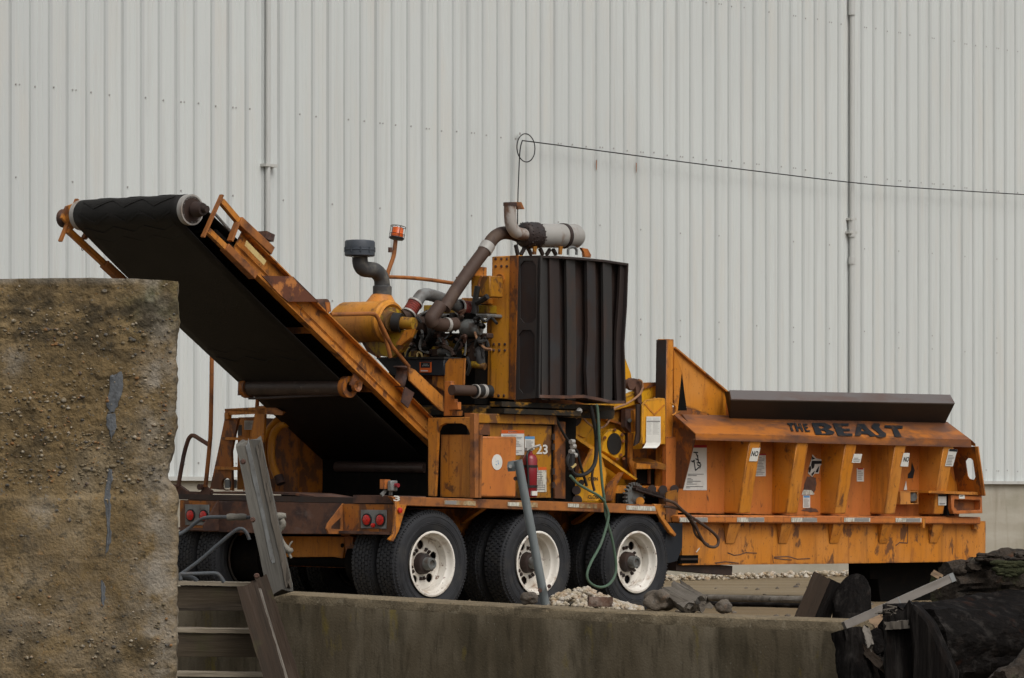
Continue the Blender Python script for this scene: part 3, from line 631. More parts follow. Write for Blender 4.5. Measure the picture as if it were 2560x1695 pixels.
# near corner plate that wraps the bumper end
MB().plate(poly('k', [(2325, 300), (2368, 298), (2368, 330), (2440, 335), (2395, 480), (2360, 600), (2300, 712), (2252, 690), (2300, 640), (2320, 480)], y=-.05), (0, .03, 0)).build('corner_plate', M['orange2'], G, bevel=.005)
p = A('k', 2362, 392, y=-.055); MB().lathe([(0, .028), (.018, .026), (.024, .0005)], p, (0, -1, 0), 16).build('marker_lamp', M['lens'], G)
MB().plate(poly('k', [(1890, 235), (2335, 245), (2335, 318), (1890, 318)], x=BX-.02), (.4, 0, 0)).build('deck_block', M['rust'], G)
q = [A('e', 295, 1470, y=-.03), A('e', 352, 1472, y=-.03), A('e', 352, 1425, y=-.03), A('e', 295, 1420, y=-.03)]
lettering('3', q, 'white', G, name='deck_number')
# bent sheet lying on the rear edge
top_ = [(440, 200), (700, 197), (1040, 203), (1300, 214), (1480, 243), (1670, 282)]
mb = MB(); vs = []
for u, v in top_:
    for dz in (0, -.022):
        for dx in (0, .5): vs.append(A('k', u, v, x=BX+.02) + V((dx, 0, dz)))
n = len(top_); fs = []
for i in range(n-1):
    a = i*4; fs += [(a, a+4, a+5, a+1), (a+2, a+3, a+7, a+6), (a, a+2, a+6, a+4), (a+1, a+5, a+7, a+3)]
mb.add(vs, fs + [(0, 1, 3, 2), (n*4-4, n*4-2, n*4-1, n*4-3)]).build('bent_plate', M['rust'], G)
# stop button box near the corner
p = A('e', 250, 1320, y=.05); b0 = MB().bx(p+V((-.05, 0, -.045)), p+V((.03, .06, .045))).build('switch_bracket', M['pink'], G)
MB().beam(A('e', 232, 1370, y=.08), A('e', 190, 1420, y=.08), .02, .03).beam(A('e', 275, 1370, y=.05), A('e', 272, 1415, y=.05), .03, .02).build('switch_post', M['greypipe'], G)
p = A('e', 305, 1335, y=-.01); sb = MB().bx(p+V((-.045, 0, -.05)), p+V((.05, .05, .05))).build('stop_switch', M['greypipe'], G, bevel=.008)
q = A('e', 322, 1330, y=-.02); MB().cyl(q+V((0, .01, 0)), q+V((0, -.03, 0)), .02).build('push_button', M['red'], sb)

# -- access steps, handrails, yellow ducts and chute at the far rear corner
MB().tube(poly('d', [(450, 45), (425, 62), (410, 100), (406, 400), (398, 800), (388, 950), (350, 1335)], x=-.28), .022).build('handrail', M['rustbar'], G)
MB().tube(poly('d', [(388, 945), (300, 890), (240, 855), (205, 868), (180, 920), (145, 1050), (95, 1330)], x=-.28), .022).build('handrail', M['rust'], G)
MB().tube(poly('d', [(838, 470), (830, 600)], x=.1), .02).build('handrail', M['rustbar'], G)
mb = MB()
for u in (78, 322): mb.lathe([(-.05, .001), (-.05, .03), (.05, .03), (.05, .001)], A('d', u, 1335, x=-.28), (1, 0, 0), 14)
mb.plate(poly('d', [(50, 1330), (110, 1325), (180, 1375), (300, 1380), (340, 1330), (400, 1370), (380, 1450), (100, 1450)], x=-.29), (.04, 0, 0))
mb.build('rail_bracket', M['rust'], G)
LX = .02
MB().plate(poly('d', [(530, 690), (655, 690), (590, 1000), (600, 1370), (390, 1350), (455, 1060)], x=LX), (.03, 0, 0), [poly('d', [(545+47*math.cos(a), 1310+60*math.sin(a)) for a in [i*math.pi/10 for i in range(20)]], x=LX)]).build('step_side', M['orange3'], G)
MB().plate(poly('d', [(820, 600), (905, 600), (885, 1000), (890, 1380), (700, 1370), (760, 900)], x=LX-.06), (.03, 0, 0)).build('step_side', M['orange2'], G)
MB().plate(poly('d', [(655, 685), (830, 680), (800, 1000), (700, 1360), (645, 1360), (650, 1000)], x=LX+.18), (.02, 0, 0)).build('step_back', M['orange'], G)
for l, r, t, b in ((500, 770, 868, 900), (440, 655, 1142, 1178)):
    MB().plate(poly('d', [(l, t), (r, t+6), (r, b), (l, b-6)], x=LX-.03), (.22, 0, 0)).build('step', M['orange2'], G)
MB().plate(poly('d', [(530, 605), (815, 590), (815, 652), (535, 665)], x=LX-.05), (.02, 0, 0)).plate(poly('d', [(815, 580), (940, 575), (1020, 600), (1080, 640), (1060, 665), (820, 650)], x=LX-.06), (.02, 0, 0)).plate(poly('d', [(526, 640), (562, 640), (560, 700), (526, 715)], x=LX-.06), (.05, 0, 0)).build('platform_frame', M['orange2'], G)
b_ = MB().plate([A('d', 530, 605, x=LX-.05), A('d', 1060, 625, x=LX-.05), A('d', 1060, 625, x=LX-.05)+V((.6, 0, .03)), A('d', 530, 605, x=LX-.05)+V((.6, 0, .03))], (0, 0, -.02)).build('platform', M['rustbar'], G)
sticker('warning_label', Q('d', 715, 800, 800, 715, x=LX+.175)[::1], 'paper', G, lines(.1, .95, .1, .9, 6))
MB().cyl(A('d', 672, 755, x=LX+.12), A('d', 670, 855, x=LX+.12), .022, n=12).build('small_cylinder', M['greypipe'], G)
MB().plate(poly('d', [(530, 1265), (575, 1265), (575, 1345), (530, 1345)], x=LX+.01), (.1, 0, 0)).build('junction_box', M['greypipe'], G)
DXx = .22
MB().tube(poly('d', [(1090, 672), (1020, 710), (950, 790), (905, 900), (895, 1000), (905, 1160)], x=DXx), .036, 14).build('duct', M['yellow'], G)
MB().tube(poly('d', [(1110, 745), (1050, 760), (985, 840), (965, 950), (968, 1080), (1000, 1190), (1050, 1290)], x=DXx), .040, 14).build('duct', M['yellow'], G)
MB().cyl(A('d', 1030, 1230, x=DXx), A('d', 1055, 1305, x=DXx), .048, n=16).build('duct_collar', M['rust'], G)
MB().plate(poly('d', [(880, 690), (1100, 700), (1215, 765), (1205, 1385), (890, 1385)], x=.42), (.03, 0, 0)).build('chute_panel', M['orange3'], G)
pA, pB = A('d', 1212, 765, x=.42), A('d', 1205, 1385, x=.42)
MB().plate([pA, pB, V((2.3, pB.y, pB.z)), V((2.3, pA.y, 1.55)), V((1.0, pA.y, pA.z))], (0, .03, 0)).build('chute_side', M['orange3'], G)
MB().bx((1.55, .75, 1.15), (1.6, 2.6, 2.0)).build('chute_front', M['black'], G)

# -- conveyor
HY0 = A('', 445, 485, y=.80)                      # near end of the head drum
LOW = A('', 990, 1010, y=.80)
du = V((HY0.x-LOW.x, 0, HY0.z-LOW.z)).normalized(); dn = V((-du.z, 0, du.x)) if du.x > 0 else V((du.z, 0, -du.x))
# dn points up and away from the belt's upper run
if dn.z < 0: dn = -dn
YN, YF = .86, 2.30; RD = .140
def cp(s, n, y): return V((HY0.x, y, HY0.z)) - du*s + dn*n          # s metres down from the head drum
# belt: loop round the head drum, upper run straight, lower run hanging below the frame
b1 = A('a', 1180, 395, y=YN); b2 = A('', 738, 831.6, y=YN); b3 = A('', 985, 1065, y=YN)
loop = []
for i in range(13):
    a = math.radians(100 - i*(190/12)); loop.append(V((HY0.x, 0, HY0.z)) + du*math.cos(a)*RD + dn*math.sin(a)*RD)
path = [cp(4.6, .13, 0), cp(2, .14, 0)] + loop + [V((lerp(loop[-1], V((b2.x, 0, b2.z)), t)) - V((0, 0, .02*math.sin(t*math.pi)))) for t in (.25, .5, .75)] + [V((b2.x, 0, b2.z)), V((lerp(b2, b3, .5).x, 0, lerp(b2, b3, .5).z)), V((b3.x, 0, b3.z))]
mb = MB(); NY = 12; vs = []
for p in path:
    for j in range(NY+1): vs.append(V((p.x, YN+(YF-YN)*j/NY, p.z)))
n = NY+1; m_ = len(path)
mb.add(vs, [(i*n+j, i*n+j+1, (i+1)*n+j+1, (i+1)*n+j) for i in range(m_-1) for j in range(NY)])
conv = MB()
belt = mb.build('conveyor_belt', M['belt'], G, smooth=60)
so_ = belt.modifiers.new('thickness', 'SOLIDIFY'); so_.thickness = .012; so_.offset = 0
# raised chevrons on the belt over the head drum
mb = MB()
def loopat(s, lift):          # s: arc metres from the drum top, negative up the upper run
    if s < 0: return V((HY0.x, 0, HY0.z)) - du*(-s) + dn*(RD+lift)
    a = math.pi/2 - s/RD
    if a > -math.pi/2*1.02: return V((HY0.x, 0, HY0.z)) + (du*math.cos(a) + dn*math.sin(a))*(RD+lift)
    e = V((HY0.x, 0, HY0.z)) - dn*(RD+lift); d_ = (V((b2.x, 0, b2.z)) - V((HY0.x, 0, HY0.z)) + dn*RD).normalized()
    return e + d_*(s-RD*math.pi)
for s0 in [(-.30)+.15*i for i in range(20)]:
    zz = [(YN+.10+.21*j, s0 + (.085 if j % 2 else 0)) for j in range(7)]
    for (ya, sa), (yb, sb_) in zip(zz, zz[1:]):
        for t in range(3):
            y0_, y1_ = lerp(ya, yb, t/3), lerp(ya, yb, (t+1)/3); s0_, s1_ = lerp(sa, sb_, t/3), lerp(sa, sb_, (t+1)/3)
            w = .022; L_ = .009
            pts = [(y0_, s0_), (y1_, s1_), (y1_, s1_+w), (y0_, s0_+w)]
            lo_ = [loopat(s, .004)+V((0, y, 0)) for y, s in pts]; hi_ = [loopat(s, L_)+V((0, y, 0)) for y, s in pts]
            mb.add(lo_+hi_, [(4,5,6,7),(0,1,5,4),(1,2,6,5),(2,3,7,6),(3,0,4,7)])
join(belt, mb, M['belt'])
MB().cyl(V((HY0.x, .80, HY0.z)), V((HY0.x, 2.36, HY0.z)), RD-.012, n=40).build('head_drum', M['darkrust'], G)
for y in (.80, 2.30): MB().lathe([(0, RD-.03), (0, RD+.004), (.06, RD+.004), (.06, RD-.03)], V((HY0.x, y, HY0.z)), (0, 1, 0), 40).build('drum_rim', M['silver'], G)
MB().lathe([(0, .001), (0, .118), (.015, .122), (.015, .13)], V((HY0.x, .81, HY0.z)), (0, 1, 0), 30).build('drum_end', M['rust'], G)
MB().cyl(V((HY0.x, .60, HY0.z)), V((HY0.x, .82, HY0.z)), .032).lathe([(0, .001), (0, .058), (.04, .07), (.10, .075), (.11, .05), (.14, .05)], V((HY0.x, .655, HY0.z)), (0, 1, 0), 18).build('head_bearing', M['darkrust'], G)
# far drive motor
MB().cyl(V((HY0.x, 2.36, HY0.z)), V((HY0.x, 2.46, HY0.z)), .05).lathe([(0, .001), (0, .085), (.03, .085), (.04, .07), (.08, .07), (.09, .09), (.135, .09), (.135, .001)], V((HY0.x, 2.47, HY0.z-.02)), (0, 1, 0), 20).build('drive_motor', M['rust'], G)
MB().plate([cp(-.12, -.11, 2.44), cp(-.13, .02, 2.44), cp(.02, .20, 2.44), cp(.30, .22, 2.44), cp(.12, .05, 2.44), cp(.05, -.13, 2.44)], (0, .03, 0)).build('motor_plate', M['orange2'], G)
# side frames: outward channels
def pc(k, u, v, y): return A(k, u, v, y=y)
YS = .79
tl = [pc('a', 1560, 352, YS), pc('a', 1995, 790, YS), pc('o', 500, 735, YS), pc('o', 830, 1030, YS), pc('o', 1105, 1325, YS)]
sT = [(p-V((HY0.x, 0, HY0.z))).dot(-du) for p in tl]
def sn(k, u, v, y): p = A(k, u, v, y=y) - V((HY0.x, 0, HY0.z)); return p.dot(-du), p.dot(dn)
top0, top1 = sn('o', 0, 232, .70), sn('o', 1105, 1335, .70)
bot0, bot1 = sn('o', 0, 540, .70), sn('o', 1050, 1560, .70)
def nT(s): return top0[1]+(top1[1]-top0[1])*(s-top0[0])/(top1[0]-top0[0])
def nB(s): return bot0[1]+(bot1[1]-bot0[1])*(s-bot0[0])/(bot1[0]-bot0[0])
s0, s1 = .62, 4.45
def chan(yw, sgn):
    mb = MB()
    mb.plate([cp(s0, nT(s0), yw), cp(s1, nT(s1), yw), cp(s1, nB(s1), yw), cp(s0, nB(s0), yw)], (0, .012*-sgn, 0))
    for f in (nT, nB):
        a, b = cp(s0, f(s0), yw), cp(s1, f(s1), yw); th = -dn*.012 if f is nT else dn*.012
        mb.plate([a, b, b+V((0, .075*sgn, 0)), a+V((0, .075*sgn, 0))], th)
    # shallow pressed ridge along the web
    a, b = cp(s0, lerp(nT(s0), nB(s0), .48), yw), cp(s1, lerp(nT(s1), nB(s1), .48), yw); a2, b2_ = cp(s0, lerp(nT(s0), nB(s0), .62), yw), cp(s1, lerp(nT(s1), nB(s1), .62), yw)
    am, bm_ = lerp(a, a2, .5)+V((0, .014*sgn, 0)), lerp(b, b2_, .5)+V((0, .014*sgn, 0))
    mb.add([a, b, bm_, am, b2_, a2], [(0, 1, 2, 3), (3, 2, 4, 5)])
    return mb
chan(.785, -1).build('side_frame', M['orange2'], G)
chan(2.385, 1).build('side_frame', M['orange2'], G)
# pan under the upper run, cross ties
MB().plate([cp(.35, .03, .80), cp(4.5, .03, .80), cp(4.5, .03, 2.38), cp(.35, .03, 2.38)], -dn*.03).build('belt_pan', M['black'], G)
for s in (1.9, 2.9): MB().beam(cp(s, nB(s)+.03, .80), cp(s, nB(s)+.03, 2.38), .06, .06).build('cross_tie', M['orange3'], G)
# extension arms beyond the channel and the plate across their ends
for yy, sg in ((.74, 1), (2.43, -1)):
    near = yy < 1
    e1, e2 = sn('a', 1418, 195, yy), sn('a', 1310, 425, yy)
    f1, f2 = sn('a', 1550, 350, yy), sn('a', 1445, 555, yy)
    if not near: e1, e2, f1, f2 = (-.02, .10), (.0, -.17), (.55, .10), (.55, -.17)
    MB().beam(cp(*e1, yy), cp(*f1, yy), .05, .055).build('take_up_arm', M['orange2'], G)
    MB().beam(cp(*e2, yy), cp(*f2, yy), .05, .055).build('take_up_arm', M['orange2'], G)
    g1_ = sn('a', 1805, 590, yy) if near else (1.1, .10); g2_ = sn('a', 1675, 785, yy) if near else (1.2, -.17)
    MB().beam(cp(*f1, yy), cp(*g1_, yy), .09, .085).build('take_up_tube', M['rustbar'], G, bevel=.006)
    MB().beam(cp(*f2, yy), cp(*g2_, yy), .09, .075).build('take_up_tube', M['rustbar'], G, bevel=.006)
    a, b = (sn('a', 1408, 150, yy), sn('a', 1258, 480, yy)) if near else ((-.05, .16), (.0, -.30))
    MB().beam(cp(*a, yy-.03*sg), cp(*b, yy-.03*sg), .02, .045, up=(0, 1, 0)).build('end_bar', M['rustbar'], G)
MB().tube([pc('a', 1375, 300, .78), pc('a', 1500, 440, .78)], .014, 8).build('take_up_screw', M['greypipe'], G)
MB().beam(pc('a', 1545, 365, .72), pc('a', 1490, 510, .72), .03, .06, up=(0, 1, 0)).build('frame_strap', M['rustbar'], G)
MB().plate(poly('a', [(1620, 505), (1775, 665), (1755, 700), (1605, 545)], y=.70), (0, .004, 0)).build('decal', M['tan'], G, smooth=0)
MB().beam(pc('a', 1715, 460, .95), pc('a', 1780, 490, .95), .2, .07).build('bracket', M['rust'], G)
MB().plate(poly('a', [(1740, 780), (1985, 788), (2185, 985), (1945, 985), (1880, 930)], y=.695), (0, .012, 0)).build('hinge_plate', M['peeling'], G)
MB().plate([pc('a', 1985, 788, .695), pc('a', 2185, 985, .695), pc('a', 2185, 985, .695)+V((0, .4, .02)), pc('a', 1985, 788, .695)+V((0, .4, .02))], -dn*.01).build('hinge_plate', M['rust'], G)
MB().lathe([(0, .001), (0, .075), (.16, .075), (.16, .001)], A('o', 65, 260, y=1.25), (-.25, 1, 0), 24).build('idler_wheel', M['rust'], G)
MB().plate(poly('o', [(50, 215), (100, 220), (110, 310), (70, 320)], y=1.24), (0, .02, 0)).build('idler_bracket', M['pink'], G)
# rollers under the belt
ry0, ry1 = .80, 2.32
rc = A('d', 1700, 400, y=ry0)
def roller_z(u, v): return A('d', u, v, y=ry0)
RC2 = A('d', 770, 405, x=rc.x)
MB().cyl(V((rc.x, .84, rc.z)), V((rc.x, RC2.y, rc.z)), .088, n=24).build('return_roller', M['roller'], G)
MB().plate([V((rc.x-.03, .84, rc.z-.06)), V((rc.x+.07, .84, rc.z-.06)), V((rc.x+.07, RC2.y-.1, rc.z-.10)), V((rc.x-.03, RC2.y, rc.z-.10))], (0, 0, -.02)).build('roller_guard', M['darkrust'], G)
for y in (.80, RC2.y): MB().lathe([(0, .05), (0, .105), (.07, .105), (.07, .05)], V((rc.x, y, rc.z)), (0, 1, 0), 24).build('roller_collar', M['orange3'], G)
MB().lathe([(0, .022), (-.02, .055), (.02, .06), (.02, .02)], V((rc.x+.03, .74, rc.z+.01)), (0, 1, 0), 20).plate([V((rc.x-.05, .75, rc.z+.02)), V((rc.x+.08, .75, rc.z-.05)), V((rc.x+.16, .75, rc.z+.10)), V((rc.x+.02, .75, rc.z+.16))], (0, .02, 0)).build('roller_bearing', M['orange3'], G)
MB().plate([V((rc.x-.07, RC2.y+.08, rc.z-.08)), V((rc.x+.06, RC2.y+.08, rc.z-.08)), V((rc.x+.1, RC2.y+.08, rc.z+.14)), V((rc.x-.06, RC2.y+.08, rc.z+.16))], (0, .03, 0)).build('roller_bracket', M['orange3'], G)
t0_ = A('', 985, 1082, y=.86); MB().cyl(t0_, V((t0_.x, 2.1, t0_.z)), .055, n=20).build('tail_roller', M['roller'], G)
# chain hanging off the far arm
mb = MB(); p = A('a', 335, 480, y=2.46)
for i in range(4):
    q = p + V((0, 0, -.035*i)); d = V((.012, 0, 0)) if i % 2 else V((0, .012, 0))
    mb.tube([q+d*math.cos(a)+V((0, 0, .022*math.sin(a))) for a in [j*math.pi/4 for j in range(9)]], .004, 5)
mb.build('chain', M['darkrust'], G)
MB().beam(A('a', 400, 390, y=2.44), A('a', 345, 490, y=2.44), .04, .05, up=(0, 1, 0)).build('end_bar', M['rustbar'], G)
# brace from the frame up to the engine deck, bent hose guide
MB().plate(poly('o', [(868, 850), (930, 880), (1205, 1140), (1215, 1290), (1180, 1275), (880, 985)], y=.62), (0, .02, 0)).build('deck_brace', M['orange2'], G)
g = [(838, 840), (868, 860), (870, 920), (848, 990), (830, 1050)]
mb = MB(); vs = []
for u, v in g:
    p = A('o', u, v, y=.66); vs += [p, p+V((0, .16, .0))]
mb.add(vs, [(2*i, 2*i+1, 2*i+3, 2*i+2) for i in range(len(g)-1)]); o = mb.build('hose_guide', M['rust'], G)
o.modifiers.new('t', 'SOLIDIFY').thickness = .015
MB().plate(poly('o', [(835, 1045), (925, 1105), (865, 1255), (800, 1195)], y=.655), (0, .015, 0)).build('hose_guide_foot', M['rust'], G)
# -- engine deck, tank and cabinets
YB = .28                                   # near face of the tank and machine body
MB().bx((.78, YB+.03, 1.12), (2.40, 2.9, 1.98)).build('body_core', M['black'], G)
MB().bx((.95, .40, 1.985), (3.1, 2.8, 2.08)).build('engine_deck', M['grimeyellow'], G)
mb = MB()
for a, b, z in ((1.15, 2.3, 2.03), (1.2, 2.9, 2.10)): mb.bx((a, .16 if z < 2.05 else .24, z-.03), (b, .40, z+.02))
mb.build('deck_edge', M['grimeyellow'], G)
plate('body_beam', 'e', [(1050, 690), (1750, 705), (1760, 790), (1050, 775)], (0, .10, 0), 'yellow2', y=YB-.05, bevel=.005)
plate('beam_end', 'e', [(985, 685), (1060, 690), (1060, 790), (985, 780)], (0, .08, 0), 'rustbar', y=YB-.16)
dq = poly('e', [(1155, 1445), (1700, 1440), (1705, 800), (1160, 780)], y=YB)
door = MB().plate(dq, (0, .03, 0)).build('body_door', M['yellow2'], G)
plate('door_post', 'e', [(1060, 770), (1160, 780), (1160, 880), (1062, 880)], (0, .05, 0), 'orange3', y=YB-.03)
for v in (870, 960, 1180, 1300): MB().cyl(A('e', 1722, v, y=YB-.03), A('e', 1722, v+55, y=YB-.03), .018, n=10).build('hinge', M['darkrust'], G)
plate('body_post', 'e', [(1735, 760), (1830, 765), (1830, 1450), (1735, 1445)], (0, .04, 0), 'orange3', y=YB+.01)
sticker('warning_label', Q('e', 1255, 1060, 1460, 838, y=YB), 'white', G, [(0, .86, 1, 1, 'orangeink'), (.3, .9, .66, .96, 'paper')] + lines(.08, .95, .08, .8, 12))
sticker('notice_label', Q('e', 1466, 1010, 1552, 895, y=YB), 'white', G, [(0, .8, 1, 1, 'blueink')] + lines(.1, .9, .1, .7, 7))
sticker('warning_label', Q('e', 1550, 1390, 1658, 1168, y=YB), 'tape', G, [(.3, .88, 1, 1, 'orangeink')] + lines(.08, .92, .06, .84, 9, 'greyink', 4))
lettering('23', Q('e', 1568, 1052, 1668, 968, y=YB), 'white', G, name='unit_number')
# open cage at the rear of the cabinet
XC = .52
cage = MB().plate(poly('e', [(605, 730), (980, 722), (1022, 728), (1022, 1440), (980, 1440), (975, 870), (945, 800), (900, 778), (760, 778), (715, 800), (690, 850), (665, 1430), (605, 1430)], x=XC), (.04, 0, 0)).build('cabinet_frame', M['orange2'], G, bevel=.005)
MB().plate(poly('e', [(978, 690), (1022, 690), (1022, 1442), (978, 1442)], x=XC-.012), (.06, 0, 0)).build('frame_post', M['rustbar'], G, bevel=.004)
plate('cabinet_back', 'e', [(722, 880), (985, 880), (985, 1440), (715, 1430)], (.03, 0, 0), 'orange2', x=XC+.12)
MB().bx((XC+.17, -.0, 1.15), (1.15, .60, 1.60)).build('cabinet_body', M['black'], G)
plate('cabinet_side', 'e', [(1024, 880), (1076, 885), (1062, 1440), (1024, 1440)], (.03, 0, 0), 'rustbar', x=XC+.05)
YD = -.05
cd_ = plate('cabinet_door', 'e', [(1072, 892), (1400, 898), (1392, 1438), (1066, 1436)], (0, .05, 0), 'pink', y=YD, bevel=.014)
ov = [(1220+46*math.cos(a), 1124+70*math.sin(a)) for a in [i*math.pi/16 for i in range(32)]]
st = MB().plate([p+V((0, -.004, 0)) for p in poly('e', ov, y=YD)], (0, .003, 0)).build('round_sticker', M['paper'], G, smooth=0)
mb = MB()
for (a, b, c_, d_) in ((1198, 1092, 1206, 1090), (1224, 1105, 1229, 1118), (1206, 1140, 1216, 1146), (1226, 1126, 1232, 1140), (1208, 1112, 1211, 1118)):
    mb.plate([p+V((0, -.006, 0)) for p in poly('e', [(a, b), (c_, b+4), (c_, d_+6), (a, d_)], y=YD)], (0, .001, 0))
mb.build('sticker_print', M['blueink'], st, smooth=0)

# battery box, plate, posts, oil pipe
plate('battery_box', 'o', [(555, 772), (1215, 770), (1212, 935), (960, 932), (700, 930)], (.25, 0, 0), 'battery', x=.78, bevel=.008)
plate('battery_box_lid', 'o', [(555, 755), (1215, 752), (1215, 772), (555, 775)], (.25, 0, 0), 'hose', x=.77)
sticker('battery_label', Q('o', 980, 905, 1095, 805, x=.775), 'orangeink', G, [(.1, .45, .9, .98, 'ink'), (.22, .6, .8, .72, 'white'), (.3, .76, .7, .84, 'white'), (.1, .1, .7, .2, 'white')])
plate('bracket_plate', 'o', [(1265, 770), (1418, 768), (1405, 1050), (1222, 1040), (1222, 830)], (.02, 0, 0), 'orange2', x=.80)
plate('bracket_plate', 'o', [(1100, 940), (1220, 940), (1220, 1090), (1100, 1020)], (.02, 0, 0), 'orange2', x=.82)
plate('bracket_plate', 'o', [(980, 930), (1220, 935), (1220, 1250), (1040, 1080)], (.02, 0, 0), 'orange3', x=.9)
plate('deck_post', 'o', [(1222, 990), (1285, 990), (1285, 1165), (1320, 1165), (1320, 1195), (1352, 1195), (1352, 1270), (1265, 1275), (1265, 1330), (1210, 1335)], (.05, 0, 0), 'pink', x=.62, bevel=.004)
plate('deck_post_foot', 'o', [(1255, 1275), (1345, 1280), (1340, 1330), (1245, 1330)], (.08, 0, 0), 'orange3', x=.63)
MB().tube([A('o', 1290, 1078, y=.3), A('o', 1520, 1085, y=.3)], .052, 16).build('oil_pipe', M['exhaust'], G)
op = MB().tube([A('o', 1510, 1090, y=.29), A('o', 1665, 1090, y=.29)], .062, 16).build('rubber_coupling', M['hose'], G)
for u in (1520, 1585, 1600): MB().lathe([(-.01, .064), (-.01, .070), (.01, .070), (.01, .064)], A('o', u, 1090, y=.29), (1, 0, 0), 18).build('hose_clamp', M['silver'], op)

# -- engine
XE = 1.34
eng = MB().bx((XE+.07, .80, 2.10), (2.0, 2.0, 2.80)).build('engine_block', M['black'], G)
r = random.Random(3)
def eb(k, l, t, rr, b, x, d, mat, name='engine_casting', bev=.01):
    return MB().plate(poly(k, [(l, t), (rr, t), (rr, b), (l, b)], x=x), (d, 0, 0)).build(name, M[mat], G, bevel=bev)
eb('o', 1010, 245, 1640, 330, XE+.10, .4, 'ygreen', 'rocker_cover')
eb('o', 1380, 175, 1640, 240, XE+.16, .4, 'yellow', 'rocker_cover')
eb('o', 1020, 330, 1640, 365, XE+.02, .3, 'greypipe', 'cylinder_head')
eb('o', 1090, 580, 1330, 690, XE+.02, .3, 'ygreen')
eb('o', 1330, 660, 1420, 760, XE-.02, .3, 'ygreen')
eb('o', 820, 655, 940, 760, XE-.02, .3, 'ygreen')
eb('o', 900, 490, 1100, 560, XE+.04, .2, 'exhaust')
eb('o', 1080, 520, 1640, 570, XE, .1, 'exhaust', 'exhaust_manifold')
eb('o', 1440, 575, 1540, 810, XE-.06, .12, 'exhaust')
eb('b', 1410, 690, 1475, 800, 1.25, .25, 'orange2', 'engine_bracket', .004)
eb('b', 1340, 790, 1400, 860, 1.2, .1, 'orange3', 'engine_bracket', .004)
eb('b', 1480, 780, 1660, 980, 1.3, .2, 'yellow2', 'engine_bracket', .01)
for u, v, rr in ((930, 420, .09), (1160, 440, .07), (1560, 690, .055), (1010, 640, .05)):
    MB().blob(A('o', u, v, x=XE-.06), rr, u, 3, .12).build('engine_casting', M['exhaust'], G, smooth=60)
MB().lathe([(0, .001), (0, .10), (.03, .115), (.10, .115), (.13, .09), (.13, .001)], A('o', 970, 430, x=XE-.06), (.3, -1, 0), 24).build('turbocharger', M['exhaust'], G)
MB().lathe([(0, .001), (0, .075), (.05, .09), (.17, .09), (.2, .07), (.2, .001)], A('o', 1400, 470, x=XE-.10), (.25, -1, 0), 22).build('alternator', M['hubgrey'], G)
for (u, v, a, b, rr, mt) in ((1200, 590, 1240, 640, .03, 'greypipe'), (1180, 710, 1320, 720, .045, 'rubbergrey'), (1560, 640, 1580, 840, .045, 'rubbergrey'), (1480, 830, 1620, 850, .035, 'ygreen'), (1000, 360, 1060, 320, .03, 'hose')):
    MB().tube([A('o', u, v, x=XE-.08), A('o', (u+a)/2, (v+b)/2-8, x=XE-.10), A('o', a, b, x=XE-.08)], rr, 12).build('engine_pipe', M[mt], G)
for pts, rr, mt in (
    ([(1060, 310), (990, 345), (985, 420), (1005, 540), (985, 610), (985, 680), (1060, 710)], .014, 'greypipe'),
    ([(935, 380), (925, 440), (940, 520), (930, 570)], .012, 'greypipe'), ([(1430, 560), (1430, 640), (1420, 740)], .011, 'greypipe'),
    ([(1400, 380), (1395, 560), (1360, 620), (1330, 680)], .024, 'hose'), ([(1510, 470), (1540, 580), (1610, 665), (1680, 680)], .013, 'tanhose'),
    ([(1545, 60), (1530, 150), (1520, 220), (1515, 330)], .03, 'hose'), ([(1640, 160), (1600, 190), (1540, 220)], .03, 'hose'),
    ([(1590, -40), (1560, 20), (1560, 110)], .014, 'rustbar'), ([(1160, 590), (1220, 650), (1290, 690), (1310, 740)], .026, 'exhaust'),
    ([(850, 760), (870, 690), (930, 640)], .016, 'hose'), ([(950, 760), (960, 715), (990, 715), (1005, 760)], .01, 'tan'),
    ([(1090, 360), (1060, 420), (1075, 520), (1040, 600)], .02, 'hose'), ([(1330, 370), (1360, 420), (1380, 520)], .015, 'hose'),
    ([(1440, 760), (1470, 840), (1440, 930)], .02, 'hose'), ([(1620, 560), (1580, 620), (1600, 760)], .012, 'hose')):
    MB().tube(poly('o', pts, x=XE-.12 if mt != 'rustbar' else 1.3), rr, 8).build('engine_hose', M[mt], G)
for i in range(46):
    u, v = r.uniform(900, 1630), r.uniform(350, 760); s = r.uniform(.012, .045)
    p = A('o', u, v, x=XE-.01-r.random()*.06)
    if i % 2: MB().cyl(p, p+V((-.03-r.random()*.04, r.uniform(-.03, .03), 0)), s, n=10).build('engine_fitting', M[r.choice(['exhaust', 'hubgrey', 'black', 'ygreen', 'darkrust'])], G)
    else: MB().box(p, (s*1.5, s*2.2, s*1.6)).build('engine_fitting', M[r.choice(['exhaust', 'black', 'black', 'ygreen', 'darkrust'])], G, bevel=.004)
for i in range(34):                                    # wiring and small lines over the block
    u, v = r.uniform(880, 1560), r.uniform(330, 700); pts = [(u, v)]
    for k in range(3): pts.append((pts[-1][0]+r.uniform(-50, 70), pts[-1][1]+r.uniform(-40, 70)))
    MB().tube([A('o', a_, min(b_, 770), x=XE-.05-r.random()*.12) for a_, b_ in pts], r.choice([.008, .011, .015, .02]), 7).build('engine_hose', M[r.choice(['hose', 'hose', 'exhaust', 'black', 'rust'])], G)
